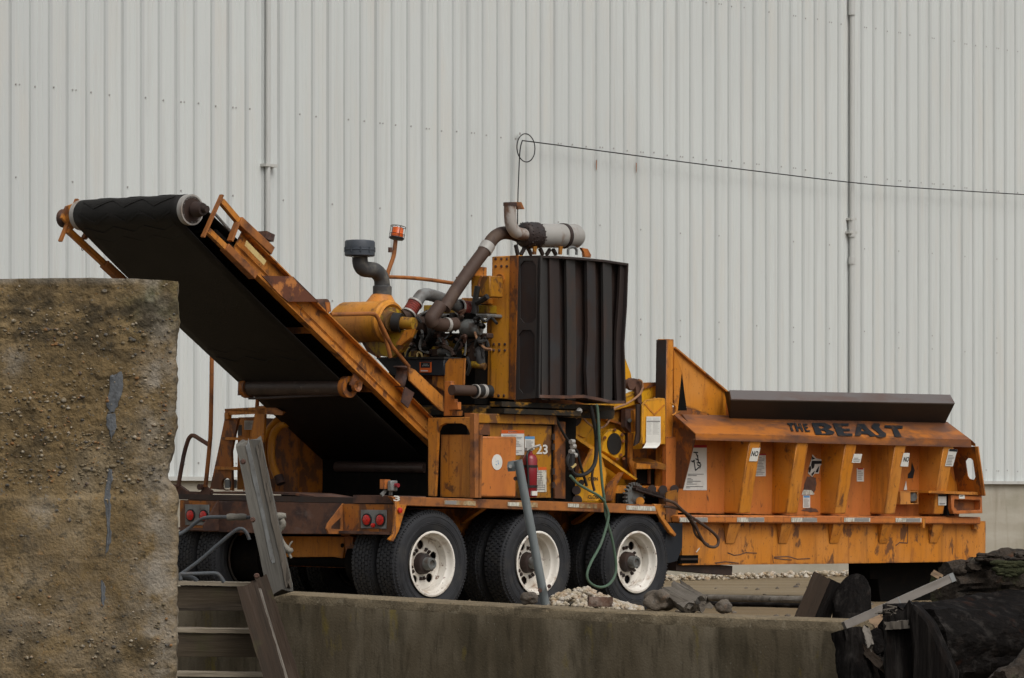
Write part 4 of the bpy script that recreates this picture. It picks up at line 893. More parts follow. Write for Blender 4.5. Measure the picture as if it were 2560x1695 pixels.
# charge air pipes and red couplings
ca = MB().tube(poly('o', [(880, 330), (930, 250), (985, 160), (1040, 140), (1130, 160), (1260, 210), (1360, 262)], y=.95), .062, 16).build('charge_air_pipe', M['greypipe'], G)
def coupling(k, u0, v0, u1, v1, y, rr):
    a, b = A(k, u0, v0, y=y), A(k, u1, v1, y=y); o = MB()
    L = (b-a).length; o.lathe([(L*t/12, rr+(.006 if t % 2 else 0)) for t in range(13)], a, b-a, 20); c = o.build('hose_coupling', M['redhose'], G)
    for t in (.02, .98): MB().lathe([(-.009, rr), (-.009, rr+.011), (.009, rr+.011), (.009, rr)], lerp(a, b, t), b-a, 20).build('hose_clamp', M['silver'], c)
coupling('o', 868, 330, 935, 225, .95, .068); coupling('o', 1370, 265, 1480, 285, .90, .070)
MB().tube([A('o', 830, 350, y=.98), A('o', 880, 320, y=.95)], .07, 14).build('engine_pipe', M['exhaust'], G)
MB().tube(poly('o', [(1470, 282), (1560, 290), (1660, 285)], y=.85), .064, 16).build('charge_air_pipe', M['greypipe'], G)
# air cleaner
yn, yf = 1.10, 1.80
ac = A('o', 690, 408, y=yn); RA = .205
cl = MB().lathe([(0, .001), (0, RA-.06), (-.03, RA-.035), (-.02, RA-.01), (.0, RA-.005), (.02, RA+.012), (.045, RA+.012), (.05, RA), (.62, RA), (.70, RA-.04), (.71, .001)], ac, (0, 1, 0), 40).build('air_cleaner', M['yellow'], G)
MB().lathe([(.0, RA-.055), (-.05, RA-.07), (-.06, RA-.10), (-.06, .001)], ac, (0, 1, 0), 36).build('end_cover', M['ygreen'], cl)
sticker('label', Q('o', 410, 388, 503, 348, x=ac.x-RA+.02), 'white', G, lines(.1, .9, .15, .85, 3), off=.006)
nk = [A('o', 660, 405, y=yn-.02), A('o', 720, 412, y=yn-.12), A('o', 800, 420, y=yn-.2), A('o', 925, 430, y=yn-.34)]
MB().tube(nk[:2], [.12, .10], 20, smooth=False).build('outlet_neck', M['ygreen'], cl)
MB().tube(nk[1:3], .095, 20, smooth=False).build('rubber_sleeve', M['hose'], cl); MB().tube(nk[2:], .062, 18, smooth=False).build('outlet_pipe', M['ygreen'], cl)
MB().plate(poly('o', [(440, 560), (860, 480), (920, 490), (800, 690), (700, 760), (560, 740), (460, 640)], x=ac.x-.05), (.06, 0, 0)).build('cleaner_bracket', M['ygreen'], G)
MB().plate(poly('o', [(830, 490), (920, 480), (890, 560), (790, 640), (740, 630)], x=ac.x-.08), (.03, 0, 0)).build('cleaner_bracket', M['orange'], G)
MB().plate(poly('o', [(380, 560), (560, 600), (560, 760), (460, 700)], x=ac.x-.02), (.05, 0, 0)).build('cleaner_bracket', M['orange3'], G)
# intake stack with rain cap
yi = 1.42
bs = A('b', 650, 1050, y=yi); MB().tube([A('b', 645, 1060, y=yi), A('b', 652, 960, y=yi)], [.17, .10], 24, smooth=False).build('intake_base', M['yellow'], G)
MB().lathe([(0, .086), (.01, .094), (.09, .094), (.10, .086)], A('b', 655, 968, y=yi), (0, 0, 1), 24).build('intake_collar', M['rubbergrey'], G)
MB().tube(poly('b', [(655, 940), (655, 860), (640, 790), (590, 735), (530, 725), (480, 715), (452, 670), (446, 605)], y=yi), .079, 20).build('intake_pipe', M['rubbergrey'], G)
p = A('b', 445, 596, y=yi)
cap = MB().lathe([(-.0, .085), (-.005, .14), (.005, .150), (.052, .150), (.056, .154), (.066, .154), (.070, .150), (.135, .150), (.152, .14), (.157, .10), (.158, .001)], p, (0, 0, 1), 40)
for i in range(10):
    a = i*math.pi/5+.2; cap.box(p+V((.152*math.cos(a), .152*math.sin(a), .06)), (.012, .012, .05))
cap.build('rain_cap', M['plasticgrey'], G, smooth=40)
# beacon
yb_ = 1.65
MB().tube(poly('b', [(700, 800), (712, 740), (755, 620), (768, 560), (780, 450)], y=yb_), .022, 10).build('beacon_pole', M['rustbar'], G)
MB().box(A('b', 730, 540, y=yb_), (.03, .03, .05)).build('pole_clamp', M['rust'], G)
p = A('b', 788, 440, y=yb_); ax = (A('b', 806, 318, y=yb_)-p).normalized()
bc = MB().lathe([(0, .001), (0, .07), (.012, .074), (.022, .07), (.022, .001)], p, ax, 24).build('beacon_base', M['hose'], G)
MB().lathe([(.02, .062), (.05, .064), (.06, .059), (.10, .058), (.118, .05), (.125, .001)], p, ax, 28).build('beacon_lens', M['amber'], bc)
mb = MB(); s_ = ax.cross(V((0, 1, 0))).normalized(); u_ = s_.cross(ax)
for i in range(6):
    a = i*math.pi/3; d = s_*math.cos(a)+u_*math.sin(a)
    mb.tube([p+d*.078, p+d*.078+ax*.132, p+d*.02+ax*.138], .0028, 5, smooth=False)
for h in (.05, .13): mb.tube([p+ax*h+(s_*math.cos(a)+u_*math.sin(a))*.078 for a in [i*math.pi/9 for i in range(19)]], .0028, 5)
mb.build('beacon_guard', M['darkrust'], bc)
MB().tube(poly('b', [(705, 793), (900, 800), (1100, 820), (1345, 855)], y=2.1), .02, 10).build('deck_rail', M['rustbar'], G)
MB().tube(poly('o', [(105, 338), (300, 335), (490, 330), (545, 345), (580, 400), (620, 480), (700, 640), (780, 740), (870, 850)], y=.95), .021, 10).build('deck_rail', M['rustbar'], G)
MB().tube(poly('o', [(575, 380), (600, 460), (640, 560), (690, 760)], y=.97), .021, 10).build('deck_rail', M['rustbar'], G)
# exhaust and muffler
ye = .72
ex_ = MB().tube(poly('c', [(30, 815), (130, 660), (235, 512), (325, 392), (372, 325), (425, 290), (490, 288), (560, 310)], y=ye), .066, 18).build('exhaust_pipe', M['exhaust'], G)
MB().tube(poly('o', [(1105, 380), (1130, 420), (1200, 440), (1330, 430)], y=ye), .066, 18).build('exhaust_pipe', M['exhaust'], G)
MB().tube(poly('o', [(1180, 250), (1120, 330), (1090, 385), (1110, 430)], y=ye), .07, 18).build('exhaust_elbow', M['exhaust'], G)
d = (A('c', 320, 365, y=ye)-A('c', 230, 510, y=ye)).normalized()
MB().lathe([(-.045, .068), (-.045, .075), (.045, .075), (.045, .068)], A('c', 325, 392, y=ye), d, 20).build('exhaust_clamp', M['silver'], G)
MB().lathe([(-.02, .068), (-.02, .074), (.02, .074), (.02, .068)], A('o', 1240, 400, y=ye)-V((0, 0, .04)), (1, 0, 0), 20).build('exhaust_clamp', M['silver'], G)
ym = .62
ma, mbb = A('c', 580, 302, y=ym), A('c', 975, 310, y=ym); mdir = (mbb-ma).normalized(); L = (mbb-ma).length; RMf = .122
mu = MB().lathe([(0, .001), (0, .07), (.03, .10), (.05, RMf), (L-.06, RMf), (L-.015, RMf-.025), (L, RMf-.06), (L, .001)], ma, mdir, 40).build('muffler', M['silver'], G)
for t in (.16, .71): MB().lathe([(-.025, RMf), (-.022, RMf+.008), (.022, RMf+.008), (.025, RMf)], lerp(ma, mbb, t), mdir, 40).build('muffler_strap', M['darkrust'], mu)
mb = MB().lathe([(-.01, .06), (.0, .115), (.03, .128), (.06, .133), (.09, .126), (.13, .136), (.17, .130), (.20, .135), (.215, .122)], ma, mdir, 40)
for i in range(240):
    a = r.uniform(0, 6.28); t = r.uniform(-.01, .22); rr = RMf*r.uniform(.98, 1.08) if t > .02 else RMf*r.uniform(.4, 1)
    s_ = mdir.cross(V((0, 0, 1))).normalized(); u_ = s_.cross(mdir)
    mb.blob(ma + mdir*t + (s_*math.cos(a)+u_*math.sin(a))*rr, (.013, .007, .007), i, 1, .4)
mb.build('heat_wrap', M['darkrust'], mu, smooth=60)
MB().tube(poly('c', [(640, 305), (585, 298), (530, 280), (500, 235), (491, 180), (490, 95)], y=ym-.03), .062, 18).build('tail_pipe', M['stack'], G)
p = A('c', 490, 98, y=ym-.03); MB().lathe([(0, .060), (0, .068), (.034, .068), (.034, .058)], p, (0, 0, 1), 20).build('pipe_rim', M['rust'], G)
MB().plate(poly('c', [(500, 70), (570, 70), (592, 120), (545, 116), (540, 95), (500, 92)], y=ym-.05), (0, .10, 0)).build('rain_flap', M['rustbar'], G)
mb = MB()
for u0, v0, u1, v1 in ((530, 370, 545, 440), (595, 385, 565, 440), (615, 390, 640, 440), (700, 395, 720, 440), (770, 400, 745, 440), (790, 400, 812, 440)): mb.beam(A('c', u0, v0, y=ym), A('c', u1, v1, y=ym), .03, .03)
mb.build('muffler_stand', M['darkrust'], G)
for u in (668, 848): MB().plate(poly('c', [(u-8, 380), (u+12, 380), (u+6, 438), (u-12, 438)], y=ym-.1), (0, .02, 0)).build('muffler_bracket', M['yellow2'], G)
MB().tube(poly('c', [(897, 440), (897, 405), (912, 388), (940, 388), (955, 405), (955, 440)], y=.25), .014, 8).build('lifting_eye', M['hubgrey'], G)
MB().plate(poly('c', [(990, 390), (1035, 398), (1058, 440), (1055, 460), (1012, 455), (1008, 420)], y=.3), (0, .03, 0)).build('bent_tab', M['pink'], G)

# -- radiator side frame and louvred guard
XR = 1.58
plate('radiator_frame', 'c', [(365, 452), (545, 442), (520, 1455), (350, 1440)], (.08, 0, 0), 'radyellow', x=XR, bevel=.006)
plate('radiator_flange', 'c', [(328, 700), (368, 700), (355, 1440), (325, 1380)], (.08, 0, 0), 'radyellow', x=XR+.02)
plate('rust_strip', 'c', [(488, 447), (545, 442), (522, 1455), (480, 1452)], (.012, 0, 0), 'orange3', x=XR-.012)
MB().tube(poly('c', [(280, 700), (270, 650), (300, 612), (365, 605), (400, 610)], x=XR-.02), .016, 8).build('radiator_pipe', M['orange2'], G)
MB().lathe([(0, .001), (0, .055), (.02, .055), (.02, .03), (.03, .03), (.03, .001)], A('c', 424, 612, x=XR), (-1, 0, 0), 20).build('filler_boss', M['orange'], G)
mb = MB()
for u, v in [(u, v) for u in (392, 432, 470) for v in (468, 520)] + [(u, v) for u in (378, 417, 456) for v in (1066, 1108)] + [(u, v) for u in (372, 412, 450) for v in (1425,)]:
    mb.lathe([(0, .014), (.010, .014), (.012, .008), (.012, .0005)], A('c', u, v, x=XR), (-1, 0, 0), 8)
mb.build('frame_bolts', M['rust'], G, smooth=0)
rl = A('c', 540, 450, x=XR); rr_ = A('c', 700, 445, x=XR); rb = A('c', 690, 1440, x=XR); rbl = A('c', 518, 1455, x=XR)
gx0, gx1 = XR, A('c', 1318, 500, y=rr_.y).x
YG = rr_.y
oct_ = lambda l, t, rg, b, c_: [(l+c_, t), (rg-c_, t), (rg, t+c_*1.3), (rg, b-c_*1.3), (rg-c_, b), (l+c_, b), (l, b-c_*1.3), (l, t+c_*1.3)]
o1, o2 = oct_(560, 480, 672, 915, 26), oct_(552, 965, 662, 1408, 26)
gd = MB().plate(poly('c', [(532, 448), (706, 443), (692, 1440), (514, 1456)], x=XR), (.012, 0, 0), [poly('c', o1, x=XR), poly('c', o2, x=XR)]).build('guard_end', M['guardgrey'], G)
for o_ in (o1, o2): MB().plate(poly('c', o_, x=XR+.014), (.008, 0, 0)).build('guard_mesh', M['guard'], gd)
MB().bx((XR+.02, YG+.11, rb.z+.03), (gx1-.02, rl.y, rr_.z-.02)).build('radiator_core', M['darkrust'], G)
# top and bottom lips follow the dented outline
tp = [A('c', u, v, y=YG) for u, v in ((700, 444), (850, 449), (1000, 460), (1150, 474), (1320, 500))]
bt_ = [A('c', u, v, y=YG) for u, v in ((690, 1440), (860, 1446), (1010, 1441), (1110, 1460), (1200, 1480), (1302, 1482))]
def lip(pts, dz, dep):
    mb = MB(); vs = []
    for p in pts: vs += [p, p+V((0, 0, dz)), p+V((0, dep, dz)), p+V((0, dep, 0))]
    n = len(pts); mb.add(vs, [(4*i+a, 4*i+(a+1) % 4, 4*i+4+(a+1) % 4, 4*i+4+a) for i in range(n-1) for a in range(4)] + [(0, 1, 2, 3), (4*n-1, 4*n-2, 4*n-3, 4*n-4)]); return mb
lip(tp, -.022, .40).build('guard_top', M['guard'], G); lip(bt_, .03, .36).build('guard_bottom', M['rust'], G)
rp = [A('c', u, v, y=YG) for u, v in ((1320, 500), (1310, 800), (1292, 1060), (1296, 1200), (1302, 1480))]
mb = MB(); vs = []
for p in rp: vs += [p, p+V((-.018, 0, 0)), p+V((-.018, .40, 0)), p+V((0, .40, 0))]
mb.add(vs, [(4*i+a, 4*i+(a+1) % 4, 4*i+4+(a+1) % 4, 4*i+4+a) for i in range(len(rp)-1) for a in range(4)]); mb.build('guard_side', M['guard'], G)
MB().bx((XR, YG, rb.z), (XR+.035, YG+.03, rr_.z-.01)).build('guard_post', M['guardgrey'], G)
for i, (ul, ur) in enumerate(((706, 752), (766, 834), (884, 946), (1028, 1084), (1140, 1200), (1262, 1316))):
    a = [(ul, 460+.07*(ul-700)), (ul+3, 700), (ul+6, 1000), (ul+(6 if i != 3 else -4), 1250), (ul+6, 1455)]
    if i == 5: a = [(1262, 505), (1255, 700), (1235, 1000), (1230, 1200), (1240, 1470)]
    mb = MB(); vs = []
    w = A('', 0, 0, y=YG)
    for u, v in a:
        p = A('c', u, v, y=YG+.02); q = A('c', u+(ur-ul), v+.06*(ur-ul), y=YG+.05)
        vs += [p + V((.004, .035, 0)), p, q]
    n = len(a); mb.add(vs, [(3*k+j, 3*k+j+1, 3*k+4+j, 3*k+3+j) for k in range(n-1) for j in (0, 1)])
    o = mb.build('louvre', M['guard'] if i % 2 else M['guardgrey'], G, smooth=0); t = o.modifiers.new('t', 'SOLIDIFY'); t.thickness = .005

# -- mill housing, feed arm and hydraulics
YM = .62
plate('mill_housing', 'p', [(150, 250), (360, 160), (1400, 60), (1430, 1370), (150, 1370)], (0, .1, 0), 'millyellow', y=YM)
MB().bx((2.45, YM+.12, 1.12), (3.75, 2.7, 2.2)).build('mill_body', M['orange3'], G)
plate('feed_arm', 'f', [(300, 630), (430, 575), (700, 545), (1050, 385), (1065, 490), (890, 560), (600, 640), (420, 700)], (0, .12, 0), 'millyellow', y=YM-.12, bevel=.006)
plate('feed_arm_top', 'f', [(900, 385), (1050, 378), (1062, 400), (905, 445)], (0, .12, 0), 'orange3', y=YM-.14)
MB().plate(poly('f', [(770, 130), (800, 190), (838, 290), (848, 350), (800, 420), (700, 560), (650, 540)], y=.95), (0, .25, 0)).build('feed_roller_arm', M['millyellow'], G, bevel=.01)
MB().lathe([(0, .001), (0, .06), (.03, .065), (.03, .05), (.14, .05), (.14, .001)], A('f', 848, 392, y=YM-.22), (0, 1, 0), 18).plate(poly('f', [(868, 345), (925, 360), (930, 560), (900, 540), (880, 430)], y=YM-.17), (0, .03, 0)).build('arm_pivot', M['rust'], G)
MB().cyl(A('f', 362, 670, y=YM-.13), A('f', 362, 670, y=YM-.04), .095, n=26).build('round_cover', M['darkrust'], G)
plate('fixed_plate', 'p', [(165, 270), (340, 260), (520, 290), (500, 450), (420, 560), (290, 520), (165, 450)], (0, .05, 0), 'millyellow', y=YM-.08)
plate('stay_bar', 'f', [(290, 770), (340, 765), (895, 1165), (880, 1175)], (0, .16, 0), 'millyellow', y=YM-.22)
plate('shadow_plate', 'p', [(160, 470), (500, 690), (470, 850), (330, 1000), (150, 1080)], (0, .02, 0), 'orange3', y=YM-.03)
plate('cover_plate', 'p', [(610, 290), (900, 210), (905, 400), (930, 425), (700, 330)], (0, .03, 0), 'yellow2', y=YM-.06)
plate('bar', 'p', [(590, 295), (930, 400), (930, 430), (590, 320)], (0, .08, 0), 'orange3', y=YM-.10)
hb = plate('bearing_plate', 'p', [(690, 470), (760, 450), (830, 470), (900, 530), (900, 770), (810, 840), (650, 740), (600, 720), (620, 560)], (0, .06, 0), 'millyellow', y=YM-.12, bevel=.008)
ctr = A('p', 762, 635, y=YM-.125); MB().cyl(ctr, ctr+V((0, -.006, 0)), .112, n=30).build('shaft_cover', M['hose'], hb)
for u, v in ((770, 460), (860, 520), (875, 600), (845, 770), (880, 815), (800, 820), (650, 560)): MB().cyl(A('p', u, v, y=YM-.15), A('p', u, v, y=YM-.10), .017, n=6).build('bolt', M['orange3'], hb, smooth=0)
plate('bracket', 'p', [(900, 205), (1000, 205), (1005, 480), (960, 500), (900, 430)], (0, .06, 0), 'rust', y=YM-.16)
plate('bracket', 'p', [(1000, 220), (1045, 215), (1040, 470), (1005, 490)], (0, .06, 0), 'orange', y=YM-.2)
MB().cyl(A('p', 952, 348, y=YM-.19), A('p', 952, 348, y=YM-.15), .022, n=10).build('pin', M['hubgrey'], G)
plate('side_strip', 'p', [(900, 500), (960, 500), (950, 860), (900, 960)], (0, .04, 0), 'rust', y=YM-.08)
plate('chute_cover', 'p', [(1040, 150), (1110, 150), (1105, 600), (1010, 660), (1040, 500)], (0, .02, 0), 'darkrust', y=.29)
ccov = plate('guard_cover', 'p', [(1110, 160), (1160, 95), (1320, 70), (1395, 80), (1395, 640), (1090, 640), (1105, 560)], (0, .03, 0), 'millyellow', y=.255, bevel=.008)
MB().plate([p for p in poly('p', [(1130, 150), (1150, 145), (1255, 265), (1370, 150), (1385, 165), (1258, 290)], y=.250)], (0, .004, 0)).build('cover_rib', M['orange2'], ccov)
nv = [[A('p', l, v, y=.245-d_), A('p', rg, v, y=.245-d_)] for l, rg, v, d_ in ((1155, 1330, 300, 0), (1152, 1330, 500, 0), (1150, 1330, 620, .003), (1132, 1314, 655, .015), (1108, 1280, 688, .04))]
mb = MB(); mb.add([p for row in nv for p in row], [(2*i, 2*i+1, 2*i+3, 2*i+2) for i in range(4)])
nt_ = mb.build('paper_notice', M['paper'], G, smooth=0); nt_.modifiers.new('t', 'SOLIDIFY').thickness = .002
mb = MB(); rn = random.Random(5)
for i in range(24):
    v = 318+12*i + (18 if i > 2 else 0)
    if v > 610: break
    for l, rg in ((1165, 1225), (1235, 1320)): mb.plate(poly('p', [(l, v), (l+(rg-l)*rn.uniform(.5, 1), v), (l+(rg-l)*.9, v+2.5), (l, v+2.5)], y=.2425), (0, .001, 0))
mb.plate(poly('p', [(1160, 352), (1322, 352), (1322, 368), (1160, 368)], y=.2425), (0, .001, 0))
mb.build('notice_print', M['greyink'], nt_, smooth=0)
plate('shelf_back', 'p', [(985, 700), (1395, 690), (1395, 860), (985, 860)], (0, .03, 0), 'orange3', y=YM-.06)
MB().plate([A('p', 960, 840, y=.50), A('p', 960, 840, y=.50)+V((0, 0, -.05)), A('p', 1395, 900, y=.20)+V((0, 0, -.045)), A('p', 1395, 890, y=.20)], (.05, .25, .06)).build('shelf', M['yellow2'], G)
plate('shelf_face', 'p', [(1035, 870), (1395, 895), (1395, 942), (1035, 942)], (0, .03, 0), 'orange', y=.33)
plate('shelf_post', 'p', [(955, 500), (1000, 500), (985, 840), (1035, 870), (1035, 1080), (1010, 1040), (950, 860)], (0, .03, 0), 'orange2', y=YM-.2)
plate('recess_shade', 'p', [(1040, 945), (1400, 945), (1400, 1140), (1040, 1120)], (0, .02, 0), 'black', y=.45)  # flat black sheet painting in the shade under the shelf
plate('recess_post', 'p', [(1185, 950), (1212, 950), (1208, 1120), (1185, 1120)], (0, .02, 0), 'orange3', y=.42)
# valve plate with OPEN / CLOSE
vp = plate('valve_plate', 'p', [(490, 700), (640, 830), (670, 1000), (630, 1260), (560, 1335), (240, 1335), (340, 1010)], (0, .03, 0), 'tan_', y=.30) if False else plate('valve_plate', 'p', [(495, 705), (600, 760), (670, 1000), (630, 1260), (560, 1335), (235, 1335), (345, 1010)], (0, .03, 0), 'millyellow', y=.32)
lettering('OPEN', Q('p', 440, 1085, 555, 1042, y=.32), 'ink', vp); lettering('CLOSE', Q('p', 435, 1305, 575, 1262, y=.32), 'ink', vp)
plate('valve_edge', 'p', [(488, 695), (505, 700), (370, 960), (355, 960)], (0, .02, 0), 'orange', y=.30)
mb = MB()
for u, v, q_ in ((300, 1205, .045), (360, 1110, .03), (310, 1325, .05)): mb.cyl(A('p', u, v, y=.31), A('p', u, v, y=.26), q_, n=16)
mb.build('valve_knob', M['darkrust'], vp)
plate('side_plate', 'p', [(130, 830), (205, 830), (215, 900), (130, 1200)], (0, .03, 0), 'ygreen', y=.36)
plate('slanted_plate', 'p', [(840, 985), (880, 985), (790, 1150), (740, 1330), (640, 1330), (680, 1150)], (0, .03, 0), 'orange3', y=.38)
plate('drive_housing', 'p', [(820, 1145), (1430, 1150), (1430, 1370), (780, 1370), (785, 1230)], (0, .15, 0), 'orange', y=.36)
plate('recess_shade', 'p', [(800, 1240), (1340, 1240), (1340, 1365), (795, 1365)], (0, .02, 0), 'black', y=.335)  # black sheet on the housing, stands for a shaded hollow
plate('drive_plate', 'p', [(1190, 1160), (1420, 1150), (1430, 1240), (1400, 1310), (1290, 1290), (1190, 1220)], (0, .05, 0), 'pink', y=.24)
mb = MB()
for u, v in ((1225, 1190), (1360, 1195), (1500, 1190)): mb.cyl(A('p', u, v, y=.18), A('p', u, v, y=.26), .045, n=14)
mb.build('shaft_stub', M['darkrust'], G)
sc = A('p', 1025, 1290, y=.20); rs = .125
sp = MB().cyl(sc, sc+V((0, .05, 0)), rs, n=30)
for i in range(22):
    a = 2*math.pi*i/22; rot = Matrix.Rotation(-a, 3, 'Y'); sp.box(sc+V((0, .025, 0))+rot @ V((rs+.012, 0, 0)), (.035, .04, .018), rot)
sp.build('sprocket', M['hubgrey'], G)
mb = MB(); cA, cB = A('p', 1020, 1180, y=.17), A('p', 1350, 1285, y=.17)
for i in range(20):
    p = lerp(cA, cB, i/19); mb.box(p, (.034, .05, .03), Matrix.Rotation(math.radians(-25), 3, 'Y')); mb.box(p+V((0, 0, .02)), (.014, .06, .022))
mb.build('drive_chain', M['darkrust'], G)
MB().cyl(A('p', 1078, 1340, y=.12), A('p', 1078, 1340, y=.22), .045, n=16).build('sprocket_hub', M['yellow'], G)
# hydraulic hoses
for pts, rr, mt, y in (
    ([(248, 620), (250, 540), (262, 420), (285, 330), (330, 300), (380, 320), (440, 380), (520, 435), (600, 440), (665, 400), (710, 320), (740, 230), (790, 190), (900, 150), (1000, 90), (1080, 20), (1110, -60), (1095, -130), (1060, -150)], .012, 'tanhose', .42),
    ([(470, 160), (500, 300), (535, 480), (545, 650), (530, 850), (470, 960), (380, 1015), (290, 1015), (215, 940), (185, 860), (210, 780), (255, 740)], .021, 'hose', .18),
    ([(535, 160), (560, 280), (570, 420), (560, 560)], .02, 'hose', .15),
    ([(40, 300), (120, 470), (200, 600), (300, 720), (340, 860), (380, 1000), (425, 1150)], .014, 'hose', .25),
    ([(555, 700), (510, 900), (490, 1060), (520, 1210)], .014, 'exhaust', .24),
    ([(245, 760), (240, 860), (230, 960)], .032, 'hose', .16)):
    MB().tube(poly('p', pts, y=y), rr, 8).build('hydraulic_hose', M[mt], G)
mb = MB()
for u, v in ((245, 610), (258, 665), (240, 730), (272, 775)): mb.cyl(A('p', u-18, v, y=.17), A('p', u+22, v, y=.17), .026, n=8)
mb.build('hose_fitting', M['silver'], G)
MB().beam(A('p', 235, 925, y=.14), A('p', 285, 885, y=.14), .03, .02).build('hose_fitting', M['tan'], G)
MB().cyl(A('p', 310, 255, y=.2), A('p', 345, 220, y=.2), .03, n=8).build('hose_fitting', M['silver'], G)
# dangling hose loops at the front of the deck
for pts, y in (([(1110, 1330), (1250, 1375), (1330, 1440), (1420, 1530), (1500, 1600)], -.08),):
    pass
hp = [('i', 95, 215), ('i', 200, 250), ('i', 300, 340), ('i', 420, 425), ('i', 530, 500), ('i', 630, 580), ('i', 680, 650), ('i', 665, 715), ('i', 610, 730), ('i', 540, 700), ('i', 480, 610), ('i', 430, 500), ('i', 380, 420)]
MB().tube([A(k, u, v, y=-.10) for k, u, v in hp], .016, 8).build('hydraulic_hose', M['exhaust'], G)
hp = [('i', 90, 290), ('i', 190, 300), ('i', 300, 350), ('i', 395, 480), ('i', 430, 590), ('i', 500, 660), ('i', 570, 705)]
MB().tube([A(k, u, v, y=-.07) for k, u, v in hp], .013, 8).build('hydraulic_hose', M['exhaust'], G)

# -- feed gate tower
XG = A('', 1541, 785, y=.30).x; p0 = A('', 1541, 785, y=.30); pb = A('', 1541, 1168, y=.30)
MB().plate([V((XG-.022, .288, p0.z-.004)), V((XG-.022, .418, p0.z-.004)), V((XG-.022, .418, 1.95)), V((XG-.022, .288, 1.95))], (.012, 0, 0)).build('gate_face', M['darkrust'], G)
gpx = A('', 1556, 785, y=.30).x
MB().bx((XG-.008, .285, 1.13), (gpx, .42, p0.z+.005)).build('gate_post', M['orange'], G, bevel=.006)
MB().bx((XG+.02, .42, 1.13), (gpx-.03, 2.7, 1.95)).build('feed_gate', M['orange3'], G)
def on(k, u, v): return A(k, u, v, y=.30)
wing = MB().plate([on('g', 155, 185), on('g', 640, 590), on('g', 660, 620), on('g', 655, 985), on('g', 490, 800), on('g', 275, 735), on('g', 240, 560), on('g', 205, 400)], (0, .012, 0)).build('gate_wing', M['orange'], G)
MB().beam(on('g', 158, 185)+V((0, -.01, .004)), on('g', 648, 598)+V((0, -.01, .004)), .05, .016, up=(0, 0, 1)).build('wing_edge', M['orange2'], wing)
MB().beam(on('g', 658, 600)+V((0, -.01, 0)), on('g', 660, 985)+V((0, -.01, 0)), .05, .014, up=(1, 0, 0)).build('wing_edge', M['pink'], wing)
MB().plate([on('g', 165, 195), on('g', 235, 440), on('g', 520, 760), on('g', 545, 790), on('g', 510, 800), on('g', 280, 740), on('g', 165, 700)], (0, -.10, 0)).build('wing_fold', M['orange2'], wing) if False else None
MB().plate([on('g', 155, 200), on('g', 235, 420), on('g', 262, 740), on('g', 180, 800), on('g', 155, 690)], (0, -.02, 0)).build('wing_flange', M['orange2'], wing)
MB().plate([on('g', 225, 430)+V((0, -.024, 0)), on('g', 272, 770)+V((0, -.024, 0)), on('g', 190, 770)+V((0, -.024, 0))], (0, .006, 0)).build('wing_gap_shade', M['black'], wing)  # black patch laid on the flange as the shade of a gap
MB().tube(poly('g', [(135, 700), (180, 730), (185, 790), (150, 815)], y=.22), .010, 8).build('grab_ring', M['yellow'], G)

# -- hopper
YW, YL, YR_, YLIP = .25, .15, .05, -.10
LZ = [A('', 1570, 1030, y=YLIP).z, A('', 2245, 1031, y=YLIP).z]
lipL = A('g', 372, 1045, y=YLIP); lipR = A('h', 1112, 598, y=YLIP)
sT_ = A('g', 372, 985, y=YLIP); sTR = A('h', 1108, 540, y=YLIP)
uL = A('g', 245, 805, y=.22); uR = A('h', 940, 405, y=.22)
upm = A('', 1690, 965, y=.22)
lowp = MB().plate([A('', 1575, 1205, y=YL), A('', 2279, 1205, y=YL), A('', 2279, 1298, y=YL), A('', 1900, 1304, y=YL), A('', 1578, 1307, y=YL)], (0, .08, 0)).build('lower_panel', M['orange2'], G, bevel=.006)
MB().plate([A('', 1540, 1185, y=YW), V((8.95, YW, .98)), V((8.95, YW, 1.95)), A('', 1540, 1010, y=YW)], (0, .05, 0)).build('side_panel', M['pink'], G)
rz0, rz1 = A('', 1575, 1208, y=YR_).z, A('', 1575, 1192, y=YR_).z
ra, rb_ = A('', 1570, 1200, y=YR_), A('', 2268, 1204, y=YR_)
MB().beam(ra+V((0, .05, 0)), rb_+V((0, .05, 0)), .11, .085).build('hopper_rail', M['pink'], G, bevel=.014)
MB().plate([ra+V((0, .1, .03)), rb_+V((0, .1, .03)), V((rb_.x, YW, rb_.z+.03)), V((ra.x, YW, ra.z+.03))], (0, 0, -.02)).build('rail_ledge', M['orange2'], G)
for k, l, rg, t, b in (('i', 255, 558, 408, 458), ('i', 880, 1176, 408, 458), ('i', 1470, 1752, 410, 458), ('h', 150, 346, 1128, 1160), ('h', 538, 732, 1130, 1162)):
    sticker('reflective_tape', Q(k, l, b, rg, t, y=YR_-.006), 'tape', G, [(.42, .1, .98, .9, 'greyink')] if k == 'i' else [(.4, .1, .95, .9, 'greyink')])
